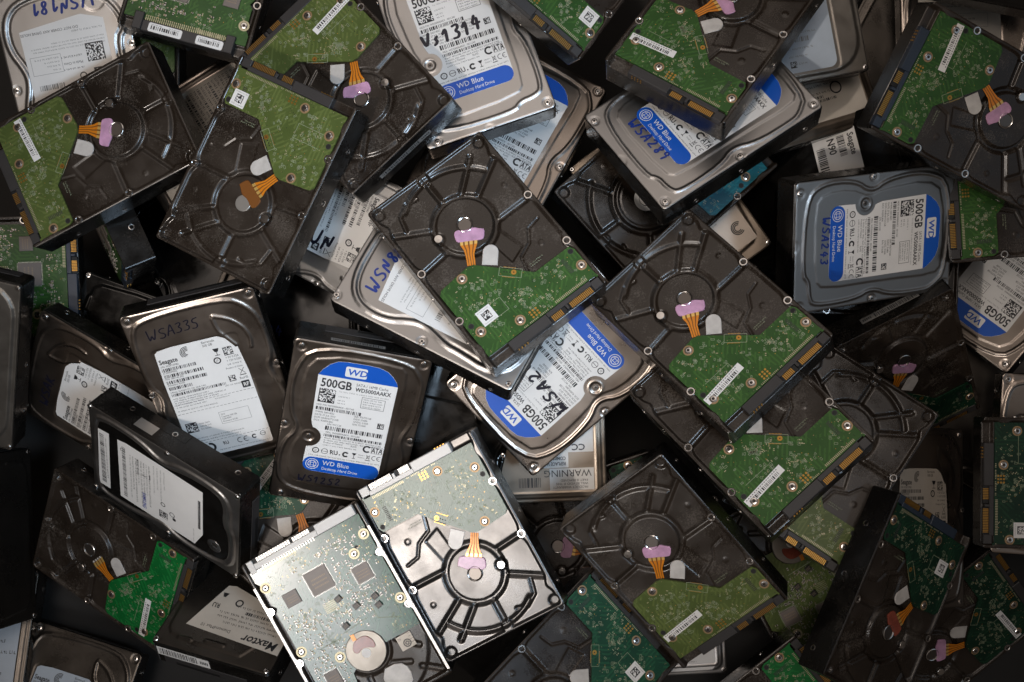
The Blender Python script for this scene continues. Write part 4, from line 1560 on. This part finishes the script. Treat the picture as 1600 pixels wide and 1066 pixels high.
def generic_label(key, z, out, m, seed, rows, extra=None, a0=None, a1=None, b1=None, gap=3.0, h=1.5, ink='ink'):
    def f():
        d = Decal(z)
        d.prism([L2(*p) for p in out], z - .1, z, m)
        P = np.array(out)
        x0 = P[:, 0].min() + 3 if a0 is None else a0
        x1 = P[:, 0].max() - 3 if a1 is None else a1
        top = P[:, 1].max() - 4 if b1 is None else b1
        r = random.Random(seed)
        for k in range(rows):
            b = top - k * gap
            if r.random() < .22:
                d.bars(x0, b - .5, x0 + (x1 - x0) * r.uniform(.4, .8), b + gap * .55, ink, 2, seed + k)
            else:
                d.words(x0, x0 + (x1 - x0) * r.uniform(.35, 1.0), b, h, ink, 2, seed + k)
        if extra:
            extra(d)
        return d.mesh("label")
    return cached(("glab", key), f)


W_SCR = [(6, 140.5), (95.5, 142), (98.3, 72), (3.0, 70), (96, 5.5), (9, 4)]
S_SCR = [(5, 142), (96.5, 142), (1.6, 77), (99.8, 80), (96, 5), (6, 5)]
P_SCR = [(2, 54), (98, 74), (96, 3), (97, 143), (5, 143), (5, 4)]
V_SCR = [(2.3, 2.3), (98.5, 1.8), (2.6, 77.8), (98.8, 77), (2.6, 144), (99, 144.5)]
M_SCR = [(3, 3), (98.6, 3), (98.6, 144), (3, 144)]


def label_up(root, kind, cov, label=None, body='body', th=25.4, strip=None, hand=None, screws=True, panel=False):
    part('body', body_mesh(th, body), root)
    c = part('cover', cover_mesh(kind, cov), root)
    if label:
        part('label', label, root)
    if hand:
        part('handwriting', hand, root)
    if panel:
        def f():
            d = Decal(-1.08)
            out = smooth_path(V_PANEL, True, 2)[::-1]
            hole = np.array([(77.7, 123.5)])
            d.prism([L2(*p) for p in out], -1.2, -1.08, 'black_cover')
            return d.mesh("black_panel")
        part('black_panel', cached("vpanel", f), root)

        def g():
            mb = MB()
            mb.lathe((0, 0), [(6.6, -1.12), (6.4, -.95), (3.2, -1.0), (1.6, -.75), (0.01, -.7)], 'chrome', 28)
            return mb.mesh("pressed_dimple")
        part('pressed_dimple', cached("dimple", g), root, (77.7 - 50.8, 123.5 - 73.5, 0))
    if screws:
        for a, b in dict(W=W_SCR, S=S_SCR, P=P_SCR, V=V_SCR).get(kind, M_SCR):
            part('cover_screw', screw_mesh(2.3, 'chrome', .8), root, (a - 50.8, b - 73.5, dict(W=-1.5, S=-1.5, P=-1.6, V=-1.5, H=-1.6, X=-1.0).get(kind, -.9)), a + b)
    if kind == 'W':
        part('centre_screw', screw_mesh(2.0, 'pin', .4), root, (22.4 - 50.8, 62.5 - 73.5, -1.1))
    side_holes(root, th, -th * .72)
    if strip:
        end_strip(root, **strip)


def place(pose, label, lift=0.0):
    x, y, z, yaw, tx, ty = pose
    o = bpy.data.objects.new("hard_drive", None)
    COL.objects.link(o)
    o.empty_display_size = 0.02
    o['label'] = label
    o['category'] = "hard drive"
    o['group'] = "hard drives heaped in the pile"
    t = math.hypot(tx, ty)
    R = Matrix.Rotation(yaw, 4, 'Z')
    if t > 1e-9:
        R = Matrix.Rotation(t, 4, Vector((-ty, tx, 0)) / t) @ R
    o.matrix_world = Matrix.Translation((x * MM, y * MM, (z + lift) * MM + LIFT)) @ R
    return o


def at(px, py, z, yaw, tx=0.0, ty=0.0):
    """pose from the point of the photograph where the drive's top centre lies and its height"""
    k = (1111.0 - z) / 2222.2
    return ((px - 800) * k, (533 - py) * k, z, math.radians(yaw), math.radians(tx), math.radians(ty))


# ------------------------------------------------------------------ the floor under the heap
def floor():
    me = bpy.data.meshes.new("floor")
    n = 3.0
    me.from_pydata([(-n, -n, 0), (n, -n, 0), (n, n, 0), (-n, n, 0)], [], [(0, 1, 2, 3)])
    me.materials.append(M['floor'])
    o = bpy.data.objects.new("floor", me)
    COL.objects.link(o)
    o['kind'] = 'structure'
    o['label'] = "dark floor under the heap of drives"


floor()

# ------------------------------------------------------------------ drives lying board side up
board_up(place((-317.4, 147.9, 39.8, -1.1185, -0.1824, 0.0726), 'olive board drive at upper left, overlapping the silver lid with blue handwriting'), pm='pcb_olive', seed=1, sides='LR')
board_up(place((-185.8, 120.8, 84.9, 2.6847, -0.2573, 0.0757), 'black cast drive with a bare silver disc at its hub and a square code sticker'), pm='pcb_olive', sticker='qrr', cap=True, adh='flex_dark', seed=2)
board_up(place((-126.4, 193.1, 60.6, -2.4013, -0.2312, 0.1689), 'green board drive half hidden under the silver-hub drive, its grey end strip showing'), pm='pcb_olive', seed=3, strip=True)
board_up(place((-18.7, 66.3, 109.3, 0.6667, -0.0715, 0.2786), 'central green board drive with a square code sticker, corner resting on a blue banded label'), pm='pcb', sticker='qrl', seed=4)
board_up(place((139.8, 17.2, 94.7, 0.7640, -0.2562, 0.3797), 'green board drive right of centre, its connector on top of another green board drive'), pm='pcb', seed=5)
board_up(place((169.1, -52.9, 94.4, 0.7444, -0.2029, 0.2956), 'green board drive with a barcode strip, tucked under the connector of a similar one'), pm='pcb', seed=6)
board_up(place((120.5, -167.4, 43.6, 0.7030, -0.1955, -0.3119), 'olive board drive below the grey WARNING plate, its whole ribbed casting in view'), pm='pcb_olive', seed=7)
board_up(place((-39.9, -154.7, 46.9, -2.6408, -0.1569, -0.0721), 'board side drive gleaming pale grey in the lamp light, its board nearly white'), pm='pcb_lamp_pale', sticker=None, seed=8, cast='cast_gleam', conn='plastic_grey')
board_up(place((150.4, 236.0, 72.5, -0.5925, -0.0841, 0.3937), 'green board drive lying across a silver blue-label drive near the top edge'), pm='pcb', seed=9)
board_up(place((349.2, 172.6, 53.6, -2.0066, 0.2111, -0.2102), 'green board drive with a dark blue connector along its left end, near the top right'), pm='pcb', conn='plastic_blue', seed=10)
board_up(place((412.0, 117.6, 4.7, -1.4810, 0.0391, -0.0824), 'green board drive cut by the right frame edge beside the silver 500GB lid'), pm='pcb', seed=11)
board_up(place((-325.5, -179.8, -40.7, 1.1332, -0.4660, -0.2725), 'vivid green board drive with silver solder beads, leaning under the black-lidded drive'), pm='pcb_vivid', adh='dots', seed=12)
board_up(place((294.6, -200.0, 31.3, 2.6574, 0.5985, -0.1445), 'steeply tilted drive at lower right showing a long black screw-holed flank'), pm='pcb_shade', sticker='qrl', adh='rust', seed=13, conn='plastic_blue')
board_up(place((246.9, -89.6, 13.9, -0.5849, -0.0463, 0.1112), 'dark bluish casting whose olive board shows below two stacked green board drives'), pm='pcb_olive', sticker=None, seed=14)
board_up(place((325.8, -31.2, -49.6, 0.4830, 0.3009, -0.6390), 'very dark drive with a barcode strip on its end, under the tilted 500GB lid'), pm='pcb_shade', seed=15, strip=True)
board_up(place((47.0, -257.8, 37.8, 2.3154, 0.3139, 0.1702), 'deep green board with a square code sticker at the bottom edge, beside a ribbed casting'), pm='pcb_deep', sticker='qrl', seed=16)
board_up(place((194.3, -314.6, 1.2, 2.2371, 0.0004, -0.0004), 'bright green board corner poking in at the bottom edge near a long black flank'), pm='pcb_vivid', sticker=None, seed=17)
board_up(place((440.0, -111.0, 6.0, -1.5861, -0.0043, 0.0302), 'dim green board drive standing square against the lower right frame edge'), pm='pcb_shade', sticker='qrr', seed=18)
board_up(place((375.7, -252.6, -99.9, 2.2614, 0.2492, -0.3534), 'nearly black board drive in the bottom right corner shadows'), pm='pcb_shade', seed=19)
board_up(place((54.2, 296.0, 64.4, -0.6439, 0.3004, -0.0132), 'board drive cut by the top edge beside the marker-written silver lid'), pm='pcb', sticker='qrr', seed=20)
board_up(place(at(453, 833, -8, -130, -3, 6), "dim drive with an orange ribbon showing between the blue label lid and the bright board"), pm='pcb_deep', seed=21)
board_up(place(at(182, 128, -42, 180), "olive board corner peeping out in the gap below the big black connector drive"), pm='pcb_olive', seed=22)
board_up(place(at(1357, 395, -36, -92), "green board sliver showing beside the left flank of the tilted 500GB lid"), pm='pcb', seed=23)
_t = place((120.6, 127.0, 2.0, 2.3010, 0.0588, 0.0484), "black casting with a round white hub sticker, its teal board under the blue-pen drive")
board_up(_t, pm='pcb_teal', big=True, sticker=None, adh='none', seed=24)
add_round_sticker(_t)

full_board_up(place((-124.8, -209.3, 41.9, -2.6280, -0.0550, -0.0300), "populated board drive with grey chips and bare metal rails at the bottom edge"), pm='pcb_sheen')
full_board_up(place(at(326, -78, 26, -15, 3, 6), "drive with a wide black ribbon socket carrying two barcode labels"), pm='pcb', conn='ide', rails=False, plate=False, big_chip=((36, 40), 22))
full_board_up(place(at(-22, 437, -50, 92, 3, -2), "populated board with one large grey chip under the upper left drive"), pm='pcb', conn='satab', rails=False, plate=False)
full_board_up(place(at(1262, 898, -66, 27), "dim populated board full of small parts below the olive board drive"), pm='pcb_olive', conn='satab', rails=False, plate=False)
full_board_up(place(at(136, 312, -36, 25, -66, -30), "black drive standing on its edge left of the brown metal lid"), pm='pcb', conn='satab', rails=False, plate=False)

# ------------------------------------------------------------------ drives lying label side up
label_up(place((-123.3, -67.5, 41.2, -0.2125, 0.0315, -0.5599), 'brown metal lid with blue banded 500GB label, facing us beside the bright board'), 'W', 'steel', w_label(None), hand=hand_mesh('w1', PLATEAU['W'] + .12, [(('WS1252', 20, 19.5, 6.0, 'marker_black'), {'w': 1.0, 'rot': 0.03, 'gap': 0.35})]), strip=dict(end='far', a0=26, a1=66, z=-7, tall=3.6))
label_up(place((278.1, 78.2, 26.0, -1.4740, 0.4187, -0.2667), 'silver tilted 500GB drive at right, blue banded label turned on its side'), 'W', 'silver', w_label(None), hand=hand_mesh('w2', PLATEAU['W'] + .12, [(('WSA243', 29, 24.0, 6.6, 'marker_blue'), {'w': 1.25, 'rot': -0.04, 'gap': 0.32})]))
label_up(place((36.3, -22.2, 31.8, 2.3044, -0.0444, -0.2517), 'brown metal 500GB drive turned upside down, black pen across its label'), 'W', 'steel', w_label(((('WSA2V', 24, 90, 9.0, 'marker_black'), (('gap', 0.45), ('rot', -0.1), ('w', 1.9), ('wide', 1.1))),)))
label_up(place((-38.2, 226.6, 40.5, 0.3311, -0.0514, 0.1787), 'silver lid with VS 1314 in black marker over its blue banded label'), 'W', 'silver', w_label(((('Vr1314', 22, 75, 11.0, 'marker_black'), (('gap', 0.28), ('rot', 0.06), ('w', 2.2), ('wide', 0.9))),)))
label_up(place((-4.0, 158.8, 7.7, -0.4948, 0.0543, 0.2357), 'shaded blue banded label drive wedged below the black-marker label drive'), 'W', 'steel', w_label(None))
label_up(place((142.3, 172.4, 50.0, -0.9581, -0.0936, 0.4063), 'silver drive marked WSA289 in blue pen, under a board drive'), 'W', 'silver', w_label(None), hand=hand_mesh('w6', PLATEAU['W'] + .12, [(('WSA289', 26, 22.6, 7.6, 'marker_blue'), {'w': 1.35, 'rot': 0.02, 'gap': 0.34})]))
label_up(place((417.1, 60.9, -72.0, 2.4528, -0.4370, 0.1402), 'dark upside-down 500GB drive cut by the right frame edge'), 'W', 'steel', w_label(None))

label_up(place((-223.9, -33.5, 34.5, 0.2347, 0.1194, -0.5286), "brown metal lid with a large white curled-logo label and dark pen above"), 'S', 'steel', s_label(), th=20, hand=hand_mesh('s1', PLATEAU['S'] + .3, [(("WSA335", 15, 122.5, 8.5, 'marker_black'), dict(w=.9, rot=.05, gap=.2))]))
label_up(place((-328.8, -50.5, -30.4, 1.1099, -0.3877, -0.3890), "dark brown lid with a white label, tilted beneath the black-lidded drive"), 'S', 'steel', s_label(), th=20, hand=hand_mesh('s2', PLATEAU['S'] + .3, [(("WSAK", 18, 121, 8, 'marker_black'), dict(w=1.2, gap=.3))]))
label_up(place((336.6, -143.6, -38.8, -0.0462, 0.6719, 0.0541), "small white label on a dark lid right of the bluish casting"), 'S', 'steel', s_label(None, 'cream'), th=20)
label_up(place((356.8, 282.6, -8.7, 0.0225, -0.0193, 0.0109), "lid with a white label under the board drive in the upper right corner"), 'S', 'steel', s_label(None, 'cream'), th=20)
label_up(place((-140.5, 90.5, 17.3, -2.0077, -0.3373, -0.1809), "silver lid whose label carries thick black pen, beneath the central drives"), 'S', 'silver', s_label((((("WSA3UN", 74, 16, 12, 'marker_black'), (('w', 2.4), ('rot', 1.62), ('gap', .35), ('wide', 1.0))),))), th=20)
label_up(place(at(1655, 730, -45, -4), "dark lid corner with a label edge at the right frame edge"), 'S', 'steel', s_label(None, 'cream'), th=20)
label_up(place(at(92, 1128, -100, -16, -6, 14), "dim label drive with a curled logo in the bottom left corner"), 'S', 'smoke', s_label(None, 'tintlab'), th=20)

label_up(place((-338.9, 203.2, 6.4, -2.9621, 0.0277, -0.1799), "silver lid at the top left corner, white label upside down, blue pen above"), 'P', 'silver', p_label(), hand=hand_mesh('s8', PLATEAU['P'] + .12, [(("WSN181", 24, 11.5, 10, 'marker_blue'), dict(w=1.7, rot=.02, gap=.28))]))
label_up(place((-42.5, 39.5, 87.0, -2.0593, 0.0301, 0.3442), "pale silver lid with blue pen under the central board drive"), 'P', 'silver', p_label(), hand=hand_mesh('s9', PLATEAU['P'] + .12, [(("WSN8", 82, 27.5, 9.5, 'marker_blue'), dict(w=1.5, rot=math.pi - .05, gap=.3))]))
label_up(place((-269.0, -117.1, 17.2, -1.9430, -0.5810, -0.6110), "black-lidded drive with chrome edges and a round dimple, standing steeply at left"), 'V', 'silver', None, panel=True)

_v = [o for o in bpy.data.objects if o.name.startswith('hard_drive') and 'round dimple' in str(o.get('label', ''))][0]


def _vx(d):
    d.bars(28, 104, 66, 106.5, 'ink', 2, 3)


def _vl():
    d = Decal(-.97)
    d.prism([L2(*p) for p in [(21.6, 9.6), (88, 7), (88, 18.4), (20.6, 20.6)]], -1.1, -.97, 'white')
    r = random.Random(5)
    b = 26.0
    while b < 84:
        k = r.choice((.5, .5, 1, 1.4))
        d.rect(b, 10.6, b + k, 15.0, 'ink', 1)
        b += k + r.choice((.6, .9, 1.2))
    d.words(28, 76, 16.2, 1.4, 'ink', 1, 5)
    return d.mesh("label")


def _vl2():
    d = Decal(-.97)
    d.prism([L2(*p) for p in [(21, 29), (88.6, 29), (90, 104.5), (73, 112.4), (21.4, 112.4), (19.4, 38)]], -1.1, -.97, 'white')
    # print runs across the drive, reading away from the long edge
    def T(t, a, b, h, m='ink', bold=False):
        d.text(t, a, b, h, m, 1, .85, bold)
    r = random.Random(6)
    for b0, b1, s in ((33, 36.5, 60),):
        a = 26
        while a < 84:
            k = r.choice((.5, .5, 1, 1.4)); d.rect(a, b0, a + k, b1, 'ink', 1); a += k + r.choice((.6, .9, 1.2))
    for k in range(8):
        d.words(30, (82, 70, 84, 60, 84, 74, 66, 80)[k], 40.5 + k * 2.7, 1.7, 'ink' if k % 3 else 'ink_grey', 1, 70 + k)
    T("MODEL: HD103SJ", 30, 47.6, 2.0, bold=True)
    T("SAMSUNG", 66, 52.5, 3.4, 'ink_blue', True)
    d.ring((30, 34), 2.0, 2.5, 'ink', 1, 14, .8, 5.5)
    for k in range(4):
        d.words(26, (60, 52, 64, 48)[k], 64 + k * 3.4, 1.5, 'ink_grey', 1, 90 + k)
    d.qr(74.5, 69, 8.5, 'ink', 1, 12, 19)
    d.ring((66, 73), 1.6, 2.4, 'ink', 1, 14); d.ring((72, 82), 2.0, 2.7, 'ink', 1, 14); d.disc((76.5, 84), 1.8, 'ink', 1, 12)
    d.line((44, 52), (46, 58), .4, 'ink', 1); d.line((46, 52), (44, 58), .4, 'ink', 1); d.rect(40, 60, 46, 61, 'ink', 1)
    d.rect(34, 107.8, 68, 110.2, 'ink', 1)
    d.words(35, 67, 108.3, 1.2, 'white', 2, 8)
    d.words(72, 88, 103, 1.1, 'ink_grey', 1, 9)
    return d.mesh("label")


part('label', _vl(), _v)
part('label', _vl2(), _v)


def _foil():
    d = Decal(0)
    d.face([(-9, -4.5, 0), (9, -4.5, 0), (9, 4.5, 0), (-9, 4.5, 0)], 'comp_silver')
    return d.mesh("foil_sticker")


_f = part('foil_sticker', _foil(), _v)
_f.matrix_local = Matrix.Translation((-51.0 * MM, (50 - 73.5) * MM, -11 * MM)) @ Matrix.Rotation(-math.pi / 2, 4, 'Y') @ Matrix.Rotation(math.pi / 2, 4, 'Z')




def _maxtor(d):
    d.text("Maxtor", 4.5, 119.6, 7.4, 'ink', 2, .95, True, shear=.2)
    d.text("DiamondMax 10", 46, 119.5, 3.0, 'ink', 2, .9)
    d.ring((52, 94), 2.2, 3.4, 'ink', 2, 16)
    d.text("RU", 66, 99, 4.4, 'ink', 2, .8, True, shear=-.15)
    d.poly([(64, 88), (69, 88), (67.5, 92), (65.5, 92)], 'ink', 2)


label_up(place((-207.4, -194.6, -27.7, 2.8115, -0.0361, 0.8338), "satin lid with an upside-down cut label and a white barcode on its end, bottom edge"), 'X', 'smoke',
         generic_label('maxtor', PLATEAU['X'] + .1, [(1, 96), (62, 79.5), (68.4, 80.8), (83, 124.6), (1, 129.5)], 'cream', 5, 6, _maxtor, 10, 66, 113, 4.2, 2.0),
         strip=dict(end='far', a0=52, a1=98, z=-11, white=True, tall=10))
label_up(place((216.4, 274.2, 5.6, 0.1904, 0.0628, -0.0136), "grey satin lid with a pale blue film label near the top right"), 'H', 'grey_cover',
         generic_label('film', PLATEAU['H'] + .12, rrect(33, 8, 77, 96, 6), 'tintlab', 9, 9, lambda d: (d.qr(62, 70, 9, 'ink', 2, 11, 3), d.qr(40, 12, 5, 'ink', 2, 9, 4)), 40, 72, 62, 6.0, 1.6, 'ink_grey'))
label_up(place((-441.0, -12.4, -14.1, -0.2216, -0.1447, -0.3898), "silver-cornered lid with a rounded plateau cut by the left frame edge"), 'H', 'grey_cover')
label_up(place((230.4, 234.0, -29.2, 0.3165, 0.1990, 0.1189), "tan-edged lid with a worn printed label beneath the grey satin lid"), 'M', 'gold_cover',
         generic_label('worn', PLATEAU['M'] + .1, [(8, 12), (92, 12), (94, 100), (8, 100)], 'cream', 14, 26, lambda d: d.ring((70, 36), 4, 5.2, 'ink', 2, 20), 12, 90, 96, 3.1, 1.9))


def _warnlab():
    d = Decal(PLATEAU['M'] + .12)
    d.poly(rrect(10.5, 119, 46.5, 137, .6), 'white', 1)
    d.text("WARNING", 12.5, 120.4, 5.6, 'ink', 2, 1.0)
    for k, t in enumerate(("PRODUCT WARRANTY", "WILL BE VOID IF THIS", "PART IS REMOVED")):
        d.text(t, 15.5, 128.0 + (2 - k) * 2.8, 1.9, 'ink', 2, 1.0)
    d.poly(rrect(31, 101, 56, 118.4, .6), 'white', 1.5)
    for k, t in enumerate(("REPLACE WITH", "COMPATIBLE")):
        d.text(t, 33, 109.5 + (1 - k) * 4.4, 2.7, 'ink', 2.5, .80, True)
    d.poly(rrect(10.5, 84, 36, 106, .6), 'white', 1)
    d.text("CC", 17, 99.6, 5.0, 'ink', 2, 1.1, True)
    d.bars(54, 126, 72, 134, 'ink', 1, 4)
    return d.mesh("label")


label_up(place((24.4, -58.3, -35.9, -3.1056, 0.0153, -0.0802), "warm grey plate with upside-down WARNING stickers below the overturned 500GB drive"), 'M', 'gold_cover', _warnlab())


def _swirl(d):
    for k in range(3):
        d.ring((85, 27), 2.2 + k * 1.3, 3.1 + k * 1.3, 'ink', 2, 18, .8, 5.4)


label_up(place((128.4, 109.8, -44.0, 0.6158, -0.0211, -0.0006), "warm grey lid with a black curled logo behind the bare casting"), 'X', 'gold_cover',
         generic_label('swirl', PLATEAU['X'] + .1, [(50, 12), (94, 12), (94, 90), (50, 90)], 'clear', 15, 8, _swirl, 66, 80, 60, 3.0, 1.2))


def _spine(d):
    d.text("Seagate", 16, 103, 5.0, 'ink', 2, .86, True)
    d.text("N90", 16, 86, 6.0, 'ink', 2, .9, True)
    d.bars(16, 94, 34, 100, 'ink', 2, 7); d.bars(22, 76, 50, 83, 'ink', 2, 8)


label_up(place((250.1, 126.0, -38.0, -1.3246, -0.5000, 0.1235), "black drive with a sideways white label behind the tilted 500GB lid"), 'M', 'black_cover',
         generic_label('spine', PLATEAU['M'] + .1, [(12, 74), (80, 74), (80, 110), (12, 110)], 'white', 15, 1, _spine, 60, 76, 100, 3.0, 1.2))
label_up(place((122.2, -202.2, -52.4, 0.0555, 0.0060, -0.0306), "small white label drive under the lowest olive board connector"), 'M', 'silver',
         generic_label('lowwhite', PLATEAU['M'] + .1, rrect(10, 4, 92, 60, 5), 'white', 15, 4, lambda d: d.frame(60, 30, 86, 50, .4, 'ink_grey', 2), 40, 86, 26, 5.0, 1.2, 'ink_grey'))
label_up(place(at(345, 205, -40, -58), "shadowed label drive between the two upper left board drives"), 'M', 'steel',
         generic_label('shade', PLATEAU['M'] + .1, rrect(8, 10, 94, 128, 3), 'cream', 25, 32, None, 12, 90, 122, 3.4, 2.2))
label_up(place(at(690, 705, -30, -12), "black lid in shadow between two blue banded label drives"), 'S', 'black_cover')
label_up(place(at(465, 470, -42, 2), "dark lid with faint blue D04 pen right of the curled-logo label"), 'M', 'black_cover', hand=hand_mesh('d04', PLATEAU['M'] + .12, [(("D04", 18, 46, 8, 'marker_blue'), dict(w=1.2, gap=.3))]))
label_up(place(at(778, 1062, -12, -40, 10, -14), "drive flank wedged between the gleaming board and the deep green board"), 'M', 'black_cover')
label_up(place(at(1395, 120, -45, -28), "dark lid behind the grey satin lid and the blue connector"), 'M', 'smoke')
label_up(place(at(1565, -148, 40, -11), "black drive end crossing the top right corner"), 'M', 'black_cover')
label_up(place(at(-14, 850, -60, 3, 66, 0), "dark drive edge running up the lower left frame edge"), 'X', 'smoke')
label_up(place(at(-50, 1020, -105, -4, 0, 12), "dim bluish label at the bottom left frame edge"), 'M', 'smoke', generic_label('bluish', PLATEAU['M'] + .1, rrect(8, 30, 95, 132, 3), 'tintlab', 33, 9, None, 50, 92, 120, 9.0, 3.0))
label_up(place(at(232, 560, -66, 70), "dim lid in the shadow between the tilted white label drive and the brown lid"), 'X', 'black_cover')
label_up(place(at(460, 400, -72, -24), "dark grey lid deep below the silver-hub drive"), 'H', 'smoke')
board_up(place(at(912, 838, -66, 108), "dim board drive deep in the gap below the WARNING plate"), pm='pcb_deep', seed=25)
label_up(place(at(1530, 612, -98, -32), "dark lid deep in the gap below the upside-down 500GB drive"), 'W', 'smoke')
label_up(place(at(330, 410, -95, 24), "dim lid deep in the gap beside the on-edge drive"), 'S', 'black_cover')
